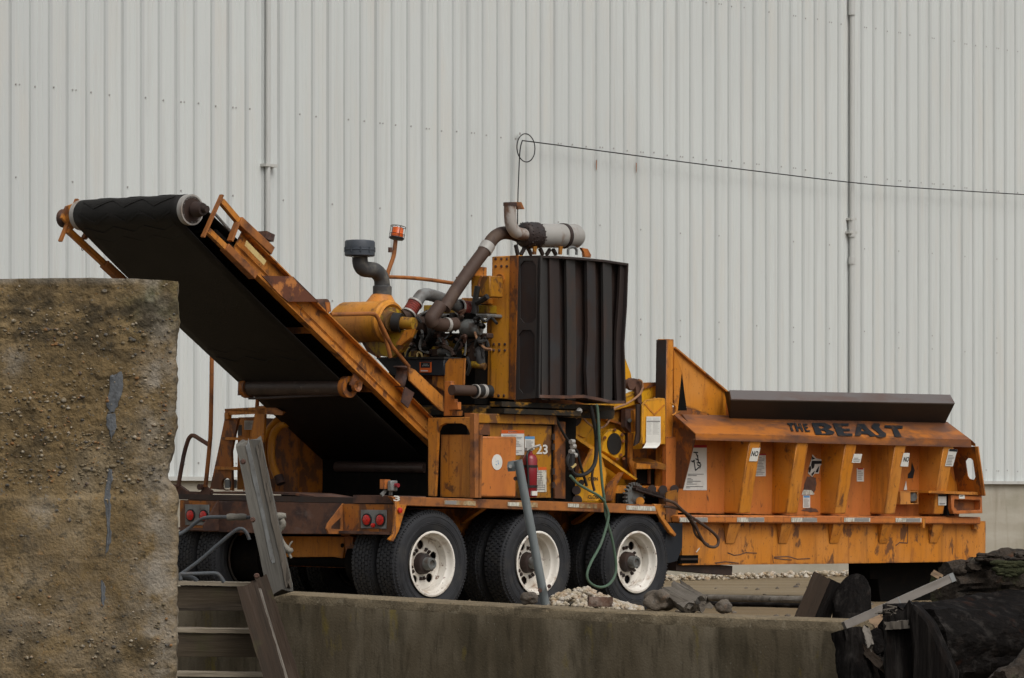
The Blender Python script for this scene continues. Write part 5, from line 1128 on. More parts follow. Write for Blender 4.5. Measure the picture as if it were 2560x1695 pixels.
# ribs
ribs = [(1735, 1766), (1845, 1878), (1957, 1990), (2072, 2100), (2184, 2207)]
for i, (ul, ur) in enumerate(ribs):
    xl = A('', ul, 1026, y=YLIP+.01).x; w = .20
    zt, zb = 1.835, 1.03
    vs = []
    for x in (xl, xl+w): vs += [V((x, YW, zt)), V((x, YLIP+.01, zt)), V((x, YR_+.005, zb)), V((x, YW, zb))]
    MB().add(vs, [(0,1,2,3), (7,6,5,4), (1,5,6,2), (0,4,5,1), (3,2,6,7)]).build('rib', M['orange' if i % 2 else 'orange'], G, bevel=.008)
    p = A('i', (735, 1310, 1870, 0, 0)[i] if i < 3 else 0, 470, y=YL) if i < 3 else A('h', (400, 780)[i-3], 1170, y=YL)
    vs = []
    for x in (p.x, p.x+.20): vs += [V((x, YL, rz0)), V((x, YR_+.02, rz0)), V((x+.02, YL, rz0-.22))]
    vs[5] = V((p.x+.18, YL-.012, rz0-.22)); vs[2] = V((p.x+.03, YL-.012, rz0-.22))
    MB().add(vs, [(0,1,2), (5,4,3), (1,4,5,2), (0,3,4,1)]).build('gusset', M['orange2'], G)
# lip: front band and sloped top sheet
lp_ = MB().add([lipL, lipR, sTR, sT_, V((sTR.x-.02, .22, uR.z)), V((sT_.x+.02, .22, uL.z)), lipL+V((0, .04, 0)), lipR+V((0, .04, 0))],
    [(0, 1, 2, 3), (3, 2, 4, 5), (0, 6, 7, 1)]).build('hopper_lip', M['lip'], G, smooth=0)
at = lp_.data.attributes.new('wear', 'FLOAT', 'POINT'); at.data.foreach_set('value', [.9, .9, 0, 0, 1, 1, 1, 1])
lp_.modifiers.new('t', 'SOLIDIFY').thickness = .012
sn_ = (sTR-sT_).cross(V((sT_.x, .22, uL.z))-sT_).normalized()
if sn_.y > 0: sn_ = -sn_
LET = [([(48,408),(158,416),(158,446),(124,446),(160,555),(122,555),(88,446),(58,440)], []), ([(165,415),(205,418),(228,478),(258,478),(238,420),(285,424),(340,562),(300,562),(276,505),(238,505),(255,560),(212,558)], []),
 ([(318,424),(400,430),(402,455),(358,455),(366,480),(408,482),(412,505),(374,503),(384,538),(446,542),(448,566),(370,566)], []),
 ([(475,412),(690,408),(760,436),(828,478),(790,510),(740,525),(820,545),(880,572),(850,605),(800,618),(545,616)], [[(592,460),(680,468),(696,490),(650,512),(612,505)], [(635,535),(700,545),(732,575),(715,598),(655,595)]]),
 ([(840,418),(1120,422),(1120,462),(990,465),(1010,512),(1140,512),(1140,548),(1020,550),(1040,590),(1185,598),(1185,640),(935,636)], []),
 ([(1270,428),(1390,428),(1470,520),(1612,640),(1500,650),(1450,605),(1345,600),(1320,640),(1225,636)], [[(1345,500),(1410,555),(1340,555)]]),
 ([(1520,450),(1560,418),(1640,418),(1668,440),(1650,490),(1700,545),(1775,600),(1770,650),(1690,668),(1600,655),(1590,625),(1640,625),(1650,600),(1590,545),(1520,490)], []),
 ([(1745,452),(2060,458),(2060,510),(1965,508),(2045,655),(1925,655),(1870,505),(1745,492)], [])]
for ol, hl in LET:
    f_ = lambda pts: [AP('s', u, v, sT_, sn_)+sn_*.010 for u, v in pts]
    MB().plate(f_(ol), sn_*.001, [f_(h) for h in hl]).build('letter', M['beast'], lp_, smooth=0)
# flared rubber-black wing along the top
wl_ = A('', 1688, 968, y=.20); wr_ = A('', 2186, 974, y=.20)
za, zb_ = wl_.z, wr_.z
sec = lambda x0, x1, x2, z: [V((x0, .20, z-.02)), V((x1, -.04, A('', 1700, 926, y=-.04).z + (z-za))), V((x2, .10, A('', 1700, 905, y=.10).z + (z-za)))]
xa = A('', 1690, 926, y=-.04).x; xb = A('', 2207, 940, y=-.04).x
s1_, s2_ = sec(wl_.x, xa, A('', 1686, 906, y=.10).x, za), sec(wr_.x, xb, A('', 2196, 921, y=.10).x, zb_)
wg = MB().add([s1_[0], s1_[1], s2_[1], s2_[0]], [(0, 1, 2, 3)]).build('hopper_wing', M['wing'], G, smooth=0); wg.modifiers.new('t', 'SOLIDIFY').thickness = .02
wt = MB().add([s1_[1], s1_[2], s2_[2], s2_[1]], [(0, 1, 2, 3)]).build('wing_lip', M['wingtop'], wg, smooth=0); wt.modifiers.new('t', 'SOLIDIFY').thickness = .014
MB().add([s1_[0], s1_[1], s1_[2], s1_[0]+V((0, .08, .3))], [(0, 1, 2, 3)]).build('wing_end', M['wing'], wg, smooth=0)
MB().bx((4.0, 2.75, .6), (8.9, 2.9, 2.2)).build('far_side_panel', M['orange3'], G)
MB().bx((4.0, .3, .5), (9.3, 2.8, .62)).build('hopper_floor', M['black'], G)
MB().bx((4.2, .32, .62), (8.6, 2.75, 1.5)).build('feed_chain_bed', M['black'], G)
# tall end plate beside the gate, facing the rear
xe = A('g', 155, 830, y=.30).x
ep = [A('g', 155, 805, x=xe), A('g', 245, 805, x=xe), A('g', 375, 985, x=xe), A('g', 248, 1500, x=xe), A('g', 150, 1500, x=xe)]
MB().plate(ep, (.015, 0, 0)).build('hopper_end_plate', M['orange3'], G)
MB().bx((gpx, .26, 1.12), (4.4, .30, 1.75)).build('hopper_corner', M['orange2'], G)
# front end plate with a slot, corner marker frame
f1, f2 = A('h', 1142, 592, y=YLIP), A('h', 1196, 962, y=YLIP)
def fe(s, t): p = lerp(f1, f2, t); return V((p.x, YLIP+(YW+.1-YLIP)*s, p.z))
rim_top = [sTR+V((.0, 0, -.0)), lerp(sTR, f1, .6)+V((.02, 0, .02))]
MB().plate([fe(0, 0), fe(0, 1), fe(1, 1), fe(1, 0)], (.015, 0, .0), [[fe(.14, .28), fe(.14, .62), fe(.20, .68), fe(.33, .66), fe(.38, .60), fe(.38, .30), fe(.3, .24), fe(.2, .24)]]).build('front_end_plate', M['orange3'], G)
MB().add([V((uR.x-.04, .22, uR.z)), sTR, f1+V((.0, 0, .03)), f1, V((f1.x, .25, f1.z+.08))], [(0, 1, 2, 4), (2, 3, 4)]).build('front_corner', M['orange2'], G)
MB().beam(f1+V((.006, -.012, 0)), f2+V((.006, -.012, 0)), .02, .04, up=(0, 1, 0)).build('front_edge', M['orange2'], G)
MB().plate([V((8.62, YW, 1.66)), V((8.62, YW, 1.27)), V((9.0, YW-.02, 1.25))], (0, .03, 0)).build('front_gusset', M['orange'], G)
mf = MB().plate(poly('h', [(962, 955), (1192, 962), (1196, 1095), (975, 1100), (962, 1060)], y=-.02), (0, .16, 0), [poly('h', [(984, 992), (1176, 998), (1180, 1072), (1010, 1076), (984, 1050)], y=-.02)]).build('marker_frame', M['pink'], G, bevel=.006)
MB().plate(poly('h', [(984, 992), (1176, 998), (1180, 1072), (984, 1076)], y=.06), (0, .02, 0)).build('frame_back', M['rustbar'], mf)
sticker('label', Q('h', 1015, 985, 1058, 950, y=-.02), 'paper', G, [(.1, .5, .7, .62, 'ink')])
MB().plate(poly('h', [(930, 950), (965, 955), (962, 1060), (985, 1112), (930, 1112)], y=.03), (0, .1, 0)).build('frame_side', M['black'], G)
MB().plate(poly('h', [(790, 925), (1200, 935), (1200, 960), (790, 942)], y=YLIP+.06), (0, .25, 0)).build('frame_shelf', M['orange2'], G)
sk = MB().plate(poly('h', [(575, 930), (712, 930), (712, 1025), (575, 1028)], y=.10), (0, .14, 0), [poly('h', [(652, 936), (704, 936), (704, 1018), (652, 1018)], y=.10)]).build('socket_box', M['orange2'], G)
MB().cyl(A('h', 668, 972, y=.12), A('h', 668, 972, y=.2), .05, n=16).build('socket', M['hubgrey'], sk)
MB().plate(poly('h', [(1128, 1150), (1176, 1150), (1178, 1216), (1134, 1216)], y=YL-.05), (0, .05, 0)).build('lug', M['orange2'], G)
MB().plate(poly('h', [(742, 1130), (766, 1130), (762, 1205), (745, 1205)], y=YR_-.01), (0, .05, 0)).build('lug', M['orange'], G)
p = A('', 2279, 1210, y=YL); MB().plate([p, p+V((.0, 0, -.46)), p+V((.09, .06, -.46)), p+V((.09, .06, -.05)), p+V((.06, .06, 0))], (0, .5, 0)).build('front_buffer', M['darkrust'], G)
# plates and stickers on the hopper side
sticker('danger_label', [A('i', 290, 110, y=YW), A('i', 550, 112, y=YW), A('g', 470, 1092, y=YW), A('g', 330, 1092, y=YW)], 'white', G, [(.0, .94, 1, 1, 'redink')])[0]
dl = Q('g', 300, 1512, 470, 1092, y=YW)
mb = MB(); rn = random.Random(2)
for a, b in (((350, 1160), (392, 1162)), ((345, 1240), (362, 1236)), ((330, 1240), (350, 1250)), ((355, 1230), (368, 1330)), ((368, 1330), (402, 1300)), ((388, 1185), (395, 1250)), ((395, 1250), (420, 1275)), ((420, 1275), (408, 1310)), ((370, 1220), (400, 1235)), ((380, 1260), (415, 1255)), ((385, 1275), (410, 1290)), ((370, 1160), (388, 1200))):
    p, q = A('g', *a, y=YW-.008), A('g', *b, y=YW-.008); mb.beam(p, q, .002, .012, up=(0, 0, 1))
for v, l, rg in ((1362, 285, 445), (1376, 285, 380), (1402, 280, 330), (1415, 278, 345), (1428, 276, 420), (1442, 275, 340), (1455, 272, 380), (1478, 268, 440), (1490, 266, 320)):
    mb.plate(poly('g', [(l+15, v), (rg, v), (rg, v+4), (l+15, v+4)], y=YW-.008), (0, .001, 0))
mb.build('label_print', M['ink'], G, smooth=0)
def ribface(i, v):           # outer face of a rib at photo row v (crop r / h), as a slanted line
    return None
def on_rib(k, u, v): return AP(k, u, v, V((0, YLIP+.01, 1.835)), V((0, -(1.835-1.03), -(YR_+.005-YLIP-.01))).normalized())
def ribsticker(k, pts, mat, marks=(), txt=None, tq=None):
    q = [on_rib(k, u, v) for u, v in pts]
    o, n = sticker('label', q, mat, G, marks, off=.006)
    if txt: lettering(txt, [on_rib(k, u, v) for u, v in tq], 'ink', o, off=.010)
ribsticker('r', [(78, 518), (225, 518), (282, 282), (138, 282)], 'paper', [(.02, 0, .98, .24, 'greyink')] if False else (), 'NO', [(110, 428), (235, 428), (250, 338), (135, 338)])
ribsticker('h', [(572, 740), (630, 742), (642, 640), (596, 640)], 'paper', (), 'NO', [(590, 705), (632, 705), (638, 668), (598, 668)])
ribsticker('h', [(205, 712), (270, 714), (284, 648), (222, 646)], 'paper', lines(.1, .9, .1, .6, 3))
ribsticker('h', [(908, 738), (968, 740), (1002, 612), (938, 608)], 'white', [(.05, .86, .98, 1, 'ink')] + lines(.1, .9, .06, .66, 7))
ribsticker('h', [(858, 1034), (918, 1034), (918, 952), (856, 952)], 'white', [(0, .82, 1, 1, 'ink'), (.15, .1, .85, .2, 'greyink')])
sticker('label', Q('r', 175, 788, 382, 385, y=YW), 'white', G, [(0, .93, 1, 1, 'redink')] + lines(.06, .94, .06, .86, 12))
sticker('label', Q('r', 1045, 1350, 1172, 1130, y=YW), 'white', G, [(.08, .82, .92, .98, 'blueink')] + lines(.12, .9, .06, .76, 8))
MB().plate([p+V((0, -.008, 0)) for p in poly('r', [(1020, 1118), (1050, 1030), (1190, 1035), (1245, 1100), (1230, 1118)], y=YW)], (0, .003, 0)).build('label', M['tape'], G, smooth=0)
sticker('label', Q('h', 245, 855, 298, 755, y=YW), 'white', G, [(.1, .9, .9, 1, 'redink')] + lines(.1, .9, .1, .85, 5))
MB().plate([p+V((0, -.008, 0)) for p in poly('h', [(598, 920), (615, 850), (622, 918)], y=YW)], (0, .003, 0)).build('label', M['white'], G, smooth=0)
ebl = MB().plate([p+V((0, -.006, 0)) for p in poly('r', [(1215,400),(1280,470),(1390,490),(1415,520),(1395,570),(1350,600),(1325,740),(1255,740),(1205,800),(1135,735),(1160,600),(1190,500)], y=YW)], (0, .003, 0)).build('emblem', M['white'], G, smooth=0)
mb = MB()
for pts in ([(1200,510),(1390,515),(1380,560),(1300,570),(1250,570),(1235,640),(1200,660),(1185,580)], [(1145,640),(1178,600),(1186,660),(1168,720),(1140,720)], [(1300,640),(1332,600),(1310,720),(1258,720)], [(1188,745),(1250,690),(1236,745),(1202,785)], [(1200,430),(1260,478),(1200,495)]):
    mb.plate([p+V((0, -.009, 0)) for p in poly('r', pts, y=YW)], (0, .001, 0))
mb.build('emblem_print', M['ink'], ebl, smooth=0)
MB().plate([p+V((0, -.007, 0)) for p in poly('h', [(660, 712), (680, 770), (668, 830), (628, 832), (632, 800), (655, 770)], y=YW)], (0, .003, 0)).build('emblem', M['ink'], G, smooth=0)
for k, pts in (('r', [(1110, 800), (1190, 790), (1270, 810), (1290, 920), (1270, 1030), (1230, 1080), (1150, 1040), (1050, 1040), (1080, 900)]), ('r', [(1010, 1400), (1100, 1360), (1200, 1350), (1290, 1370), (1330, 1420), (1180, 1430)])):
    jit = [A(k, u+rn.uniform(-6, 6), v+rn.uniform(-6, 6), y=YW)+V((0, -.004, 0)) for a, b in zip(pts, pts[1:]+pts[:1]) for t in (0, .25, .5, .75) for u, v in [(a[0]+(b[0]-a[0])*t, a[1]+(b[1]-a[1])*t)]]
    MB().plate(jit, (0, .002, 0)).build('rust_patch', M['rust'], G, smooth=0)
# scratches and the louvre on the lower panel
mb = MB()
for pts in ([(780, 792), (850, 820), (915, 812), (980, 790), (1100, 797)], [(1270, 820), (1280, 905)], [(1285, 840), (1440, 832), (1540, 862), (1680, 855)], [(1285, 850), (1400, 865), (1480, 870)], [(640, 905), (760, 890), (900, 905)]):
    P_ = [A('i', u, v, y=YL-.003) for u, v in pts]
    for a, b in zip(P_, P_[1:]): mb.beam(a, b, .002, .010)
P_ = [A('h', u, v, y=YL-.003) for u, v in ((540, 1340), (570, 1315), (630, 1320), (632, 1180))]
for a, b in zip(P_, P_[1:]): mb.beam(a, b, .002, .012)
join(lowp, mb, M['rust'])
lv = plate('vent', 'i', [(258, 820), (460, 818), (460, 905), (258, 910)], (0, .03, 0), 'black', y=YL-.004)
MB().beam(A('i', 265, 862, y=YL-.01), A('i', 455, 862, y=YL-.01), .02, .02).build('vent_slat', M['darkrust'], lv)
sticker('label', [A('i', 440, 790, y=YL), A('i', 476, 742, y=YL), A('i', 468, 736, y=YL), A('i', 432, 782, y=YL)], 'white', G)
# mud flap, bracket behind the last wheel
plate('mud_flap', 'i', [(150, 470), (290, 470), (285, 740), (230, 880), (140, 905), (60, 900), (110, 600)], (0, .30, 0), 'battery', y=.02)
MB().plate(poly('i', [(-20, 262), (105, 265), (95, 420), (225, 590), (210, 620), (150, 570), (40, 400)], y=-.04), (0, .04, 0)).build('fender_bracket', M['orange2'], G, bevel=.005)
plate('coupling_plate', 'i', [(110, 150), (240, 100), (240, 420), (230, 460), (110, 460)], (0, .1, 0), 'yellow2', y=.16)
MB().bx((3.3, .5, .42), (4.6, .9, .6)).build('neck_beam', M['black'], G)
MB().beam(A('i', 140, 930, y=.3), A('i', 750, 985, y=.3), .2, .10).build('neck_strut', M['darkrust'], G)
# landing block below the front
plate('support_frame', '', [(2012, 1298), (2186, 1298), (2186, 1345), (2160, 1345), (2150, 1420), (2040, 1420), (2030, 1340), (2012, 1338)], (0, .3, 0), 'black', y=.45)

# -- things carried on the grinder
ext = empty('fire_extinguisher', (0, 0, 0)); p = A('e', 1512, 1250, y=.14); ext.matrix_world = MW @ Matrix.Translation(p)
tag(ext, 'red fire extinguisher strapped upright beside the number 23 on the grinder body', 'fire extinguisher')
r_e = .074
def eb_(m_, name, mat, parent=ext):
    o = m_.build(name, M[mat], None, smooth=50); o.parent = parent; o.location = o.location if parent is ext else o.location-parent.location; return o
bd_ = eb_(MB().lathe([(-.21, .001), (-.21, r_e-.01), (-.20, r_e), (.17, r_e), (.21, r_e-.02), (.225, .025), (.26, .022), (.26, .001)], (0, 0, 0), (0, 0, 1), 28), 'cylinder', 'red')
eb_(MB().tube([(0, 0, .25), (-.02, -.03, .28), (.07, -.07, .31)], .012, 8).box((-.03, -.01, .27), (.09, .03, .03)), 'valve_handle', 'silver')
eb_(MB().tube([(-.03, -.02, .26), (-.09, -.04, .20), (-.08, -.05, .02), (-.075, -.05, -.12)], .012, 8), 'hose', 'hose')
eb_(MB().lathe([(-.012, r_e), (-.012, r_e+.005), (.012, r_e+.005), (.012, r_e)], (0, 0, -.10), (0, 0, 1), 28), 'strap', 'hose')
eb_(MB().lathe([(-.012, r_e), (-.012, r_e+.005), (.012, r_e+.005), (.012, r_e)], (0, 0, .10), (0, 0, 1), 28), 'strap', 'hose')
eb_(MB().bx((-.045, -r_e-.004, -.19), (.03, -r_e+.02, -.145)), 'tag', 'paper')
# green hose hanging over the rail
hp = [('f', 345, 1140), ('f', 400, 1200), ('f', 480, 1250), ('f', 570, 1300), ('f', 620, 1345), ('l', 1815, 60), ('l', 1838, 130), ('l', 1828, 210), ('l', 1780, 360), ('l', 1710, 490), ('l', 1680, 580), ('l', 1700, 640), ('l', 1770, 675), ('l', 1840, 655), ('l', 1885, 590), ('l', 1895, 500), ('l', 1870, 340), ('l', 1838, 220), ('l', 1815, 120), ('l', 1808, 20), ('f', 605, 1200), ('f', 590, 1000), ('f', 578, 760), ('f', 570, 620), ('f', 560, 560)]
mb = MB().tube([MW @ A(k, u, v, y=-.10-(.03 if i < 13 else 0)) for i, (k, u, v) in enumerate(hp)], .014, 8)
tag(mb.build('water_hose', M['green']), 'green hose draped over the grinder rail, looping down before the last wheel', 'hose')
# ------------------------------------------------------------------ foreground odds and ends
M['oldwood'] = mk('weathered_wood', (.115, .098, .078), [((.18, .16, .135), (9, 9, .9), 7, .45, .62, .85), ((.06, .05, .04), (14, 14, .8), 8, .50, .66, .9), ((.07, .075, .04), (3, 3, 2), 6, .62, .72, .6), ((.03, .025, .02), (40, 40, 1.2), 4, .6, .66, .7)], rough=.9, bump=((60, 60, 2.5), .5, 6))
M['greywood'] = mk('painted_grey_wood', (.105, .098, .085), [((.155, .145, .125), (8, 8, 1), 7, .45, .62, .85), ((.06, .055, .045), (12, 12, .7), 8, .52, .66, .9), ((.19, .15, .11), (6, 6, 1), 6, .58, .7, .6), ((.035, .03, .025), (35, 35, 1), 4, .6, .66, .7)], rough=.85, bump=((60, 60, 2.5), .5, 6))
M['brownwood'] = mk('dark_brown_wood', (.032, .020, .012), [((.075, .055, .042), (7, 7, .7), 7, .52, .68, .6), ((.02, .014, .009), (12, 12, .8), 8, .50, .66, .9), ((.045, .045, .015), (3, 3, 3), 6, .58, .7, .6)], rough=.9, bump=((60, 60, 3), .6, 6))
M['stepwood'] = mk('wet_step_wood', (.045, .033, .02), [((.085, .065, .045), (.8, 8, 8), 7, .46, .64, .85), ((.016, .012, .008), (.8, 14, 14), 8, .50, .66, .9), ((.04, .04, .014), (2, 2, 2), 6, .56, .7, .7)], rough=.9, bump=((3, 60, 60), .5, 6))
M['steptop'] = mk('pale_worn_wood', (.22, .185, .135), [((.13, .10, .07), (1, 9, 9), 7, .48, .64, .8)], rough=.9, bump=((3, 60, 60), .5, 6))
def charred(nm, f):
    s = lambda a, b: (a, b, b) if f == 'x' else (b, b, a)
    return mk(nm, (.0055, .0045, .004), [((.014, .010, .008), s(2, 12), 7, .52, .72, .7), ((.060, .053, .047), s(1.0, 16), 6, .52, .80, .55), ((.030, .011, .006), s(3, 7), 6, .62, .74, .6)], rough=.65, spec=.05, roughvar=.12, bump=(s(4, 36), .8, 7, .02))  # grey streak layer paints in the sheen along the grain
M['charred'] = charred('wet_black_wood', 'x'); M['charredz'] = charred('wet_black_post', 'z')
M['barklog'] = mk('rotten_bark', (.036, .026, .018), [((.085, .076, .064), (6, 6, 6), 9, .52, .68, .8), ((.014, .011, .008), (7, 7, 7), 9, .48, .64, .95), ((.05, .055, .016), (3, 3, 3), 7, .56, .66, .75), ((.10, .04, .018), (4, 4, 4), 7, .60, .7, .6)], rough=.9, bump=(26, 1.0, 9, .03))
M['splinter'] = mk('split_pale_wood', (.30, .20, .12), [((.12, .09, .06), (3, 20, 20), 6, .5, .66, .8)], rough=.85)
M['pvc'] = mk('grey_white_pipe', (.165, .145, .125), [((.115, .10, .085), (4, 4, 4), 6, .5, .68, .7)], rough=.5)
M['blueg'] = mk('blue_grey_tube', (.085, .093, .10), [((.09, .07, .055), (9, 9, 9), 7, .56, .70, .8)], rough=.45)
M['wrap'] = mk('torn_wrapping', (.20, .185, .155), [((.12, .105, .08), (12, 12, 12), 6, .48, .64, .8)], rough=.85, bump=(40, .7, 5))
M['stone'] = mk('grey_stone', (.105, .085, .065), [((.16, .14, .115), (11, 11, 11), 7, .48, .64, .8), ((.06, .05, .045), (12, 12, 12), 8, .52, .66, .8), ((.22, .12, .06), (5, 5, 5), 5, .6, .7, .6)], rough=.9, bump=(30, .8, 8, .02), rnd=False)
M['brick'] = mk('brown_brick', (.11, .062, .042), [((.20, .16, .13), (7, 7, 7), 6, .5, .64, .8), ((.05, .035, .025), (16, 16, 16), 6, .55, .68, .7)], rough=.9, bump=(40, .5, 6))

def grid_log(a, b, ra, rb, name, mat, parent=None, seed=0, rough=.18, n=40, m=60, flat=1.0, caps=True, up=V((0, 0, 1))):
    """a rough trunk between two points with a lumpy, furrowed surface"""
    a, b = V(a), V(b); d = (b-a).normalized(); s = d.cross(up).normalized(); u = s.cross(d)
    mb = MB(); vs = []
    for i in range(m+1):
        t = i/m; c = lerp(a, b, t); rr = lerp(ra, rb, t)
        for k in range(n):
            w = 2*math.pi*k/n; o = s*math.cos(w)+u*math.sin(w)*flat
            q = V((math.cos(w)*1.5, math.sin(w)*1.5, t*3+seed*7.7))
            f = 1 - .05*abs(noise.noise(V((math.cos(w)*7, math.sin(w)*7, t*2+seed)))) - .035*abs(noise.noise(V((math.cos(w)*16, math.sin(w)*16, t*3+seed)))) + rough*(noise.noise(q)+.5*noise.noise(V((q.x*4, q.y*4, q.z*1.2)))+.3*noise.noise(V((q.x*9, q.y*9, q.z*5))))
            vs.append(c + o*rr*f)
    fs = [(i*n+k, i*n+(k+1) % n, (i+1)*n+(k+1) % n, (i+1)*n+k) for i in range(m) for k in range(n)]
    if caps: fs += [tuple(reversed(range(n))), tuple(range(m*n, (m+1)*n))]
    mb.add(vs, fs); return mb.build(name, M[mat], parent, smooth=50)
def plank(a, b, w, h, name, mat, parent=None, up=(0, 0, 1), seed=0, seg=24, amp=.006, ragged=0):
    """a weathered plank: a bar with uneven faces and worn ends"""
    a, b = V(a), V(b); d = (b-a).normalized(); s = d.cross(V(up)).normalized(); u = s.cross(d)
    ring = [(-.5, -.5), (-.2, -.5), (0, -.48), (.22, -.5), (.5, -.5), (.5, 0), (.5, .5), (.15, .5), (-.1, .47), (-.3, .5), (-.5, .5), (-.5, 0)]
    n = len(ring); vs = []
    for i in range(seg+1):
        t = i/seg; c = lerp(a, b, t)
        for j, (x, y) in enumerate(ring):
            q = V((x*3+seed, y*3, t*4)); k = noise.noise(q)*amp + noise.noise(V((j*2.3+seed, t*14, 1)))*amp*.6
            e = d*(noise.noise(V((x*7+seed, y*7, i*3.)))*ragged if i in (0, seg) else 0)
            vs.append(c + s*(x*w+k) + u*(y*h+k*.7) + e)
    fs = [(i*n+k, i*n+(k+1) % n, (i+1)*n+(k+1) % n, (i+1)*n+k) for i in range(seg) for k in range(n)]
    mb = MB(); mb.add(vs, fs + [tuple(reversed(range(n))), tuple(range(seg*n, (seg+1)*n))])
    o = mb.build(name, M[mat], parent, smooth=35)
    return o
def orient_z(o, d):
    """turn the object's own axes so that its grain runs along d (mesh is counter-rotated)"""
    q = V((0, 0, 1)).rotation_difference(V(d)); mat = q.to_matrix().to_4x4()
    o.data.transform(mat.inverted()); o.rotation_euler = q.to_euler()
    return o

# wooden steps up to the yard, between the rough wall and the leaning stringers
st_ = empty('wooden_steps', tuple(W('n', 380, 600, 30.2)*1.0)); st_.location.z = -.55
tag(st_, 'old dark timber steps with pale tread edges, beside the rough concrete wall end', 'steps')
for (v0, v1, vb, l, r, Z) in ((183, 222, 425, 40, 720, 30.35), (578, 620, 815, 30, 790, 30.0), (952, 990, 1200, 30, 850, 29.65)):
    a, b = W('n', l, (v0+v1)/2-6, Z), W('n', r, (v0+v1)/2+6, Z)
    o = plank(a+V((0, .14, 0)), b+V((0, .14, 0)), .30, .030, 'tread', 'steptop', st_, seed=v0)
    a2, b2_ = W('n', l, (v1+vb)/2, Z+.03), W('n', r, (v1+vb)/2+6, Z+.03); h = (vb-v1)/3.383/9800*Z
    plank(a2, b2_, .04, h, 'riser', 'stepwood', st_, seed=v1)
ld = V((.25, -.9, -.75))
for (k0, k1, Z0, Z1, w, nm) in (((678, 240), (905, 1010), 29.9, 29.2, .155, 'stringer'), ((795, 170), (1060, 1010), 30.1, 29.4, .095, 'stringer')):
    a, b = W('n', *k0, Z0), W('n', *k1, Z1); d = (b-a).normalized()
    o = plank(a-d*.0, b+d*.3, w, .10, nm, 'brownwood', st_, up=(0, -1, .2), seed=k0[0], amp=.007, ragged=.05); orient_z(o, d)
    if w > .12:
        q = plank(a+V((.088, -.03, -.02)), b+d*.3+V((.088, -.03, 0)), .03, .06, 'edge_board', 'oldwood', st_, up=(0, -1, .2), seed=3, amp=.005, ragged=.04); orient_z(q, d)
# weathered post beside the steps
a, b = W('d', 748, 898, 30.0), W('n', 950, 262, 30.15); d = (b-a).normalized()
po = plank(a, b, .195, .13, 'timber_post', 'greywood', None, up=(0, -1, 0), seed=11, amp=.006, ragged=.05); orient_z(po, d)
tag(po, 'weathered grey timber post leaning to the right, with a broken foot beside the wooden steps', 'post')
q = plank(lerp(a, b, .02)+V((-.005, -.060, -.01)), lerp(a, b, .80)+V((-.005, -.060, 0)), .032, .018, 'batten', 'greypipe', po, up=(0, -1, 0), seed=2, amp=.003, ragged=.06); 
q = plank(lerp(a, b, .02)+V((.075, -.058, -.01)), lerp(a, b, .97)+V((.075, -.058, 0)), .04, .024, 'batten', 'oldwood', po, up=(0, -1, 0), seed=5, amp=.006, ragged=.06)
mb = MB()
for k, u, v in (('d', 700, 1098), ('k', 862, 488), ('k', 905, 1060)): p = W(k, u, v, 29.86); mb.lathe([(-.03, .001), (-.03, .014), (0, .022), (.02, .022)], p, (0, 1, 0), 10)
mb.build('bolt', M['rust'], po)
# bent tube rail fixed to the post, with torn wrapping
rl_ = MB().tube([W('k', u, v, Z) for u, v, Z in ((105, 640, 30.4), (200, 585, 30.4), (310, 500, 30.35), (390, 466, 30.3), (500, 460, 30.25), (620, 460, 30.2), (900, 465, 30.2), (1190, 458, 30.25))], .0145, 10)
o = rl_.build('bent_tube_rail', M['blueg']); tag(o, 'bent grey tube rail with torn white wrapping, reaching the leaning timber post', 'rail')
MB().tube([W('k', u, v, 30.2) for u, v in ((600, 462), (700, 458), (800, 460))], [.024, .030, .024, .028, .022], 12).build('wrapping', M['wrap'], o, smooth=60)
MB().tube([W('k', u, v, 30.22) for u, v in ((1040, 468), (1120, 455), (1205, 448))], [.026, .034, .030, .020], 12).build('wrapping', M['wrap'], o, smooth=60)
pts = [(1150, 490, .03), (1170, 540, .028), (1130, 610, .02), (1150, 690, .022), (1190, 760, .024), (1235, 800, .03), (1275, 790, .012)]
MB().tube([W('k', u, v, 30.2) for u, v, _ in pts], [r_ for _, _, r_ in pts], 8).tube([W('k', u, v, 30.2) for u, v in ((1225, 790), (1240, 840), (1258, 880))], [.018, .012, .01], 7).tube([W('k', u, v, 30.2) for u, v in ((1225, 800), (1245, 740), (1272, 706))], [.012, .008, .006], 6).build('torn_wrapping', M['wrap'], o, smooth=60)
o = MB().tube([W('k', u, v, 30.5) for u, v in ((115, 1055), (300, 920), (500, 750), (640, 632), (710, 585), (760, 582), (800, 620), (830, 690))], .0145, 10).build('bent_tube', M['blueg'])
tag(o, 'grey tube slanting up to a bend behind the leaning timber post', 'tube')
o = MB().tube([W('k', u, v, 30.35) for u, v in ((130, 1100), (125, 1045), (170, 1040), (330, 1036), (480, 1033), (530, 1060), (572, 1125))], .015, 10).tube([W('k', u, v, 30.4) for u, v in ((140, 1060), (200, 1070), (260, 1085), (300, 1115))], .018, 10).build('tube_frame', M['blueg'])
tag(o, 'low grey tube frame with a rounded corner, lying on the top step', 'tube')
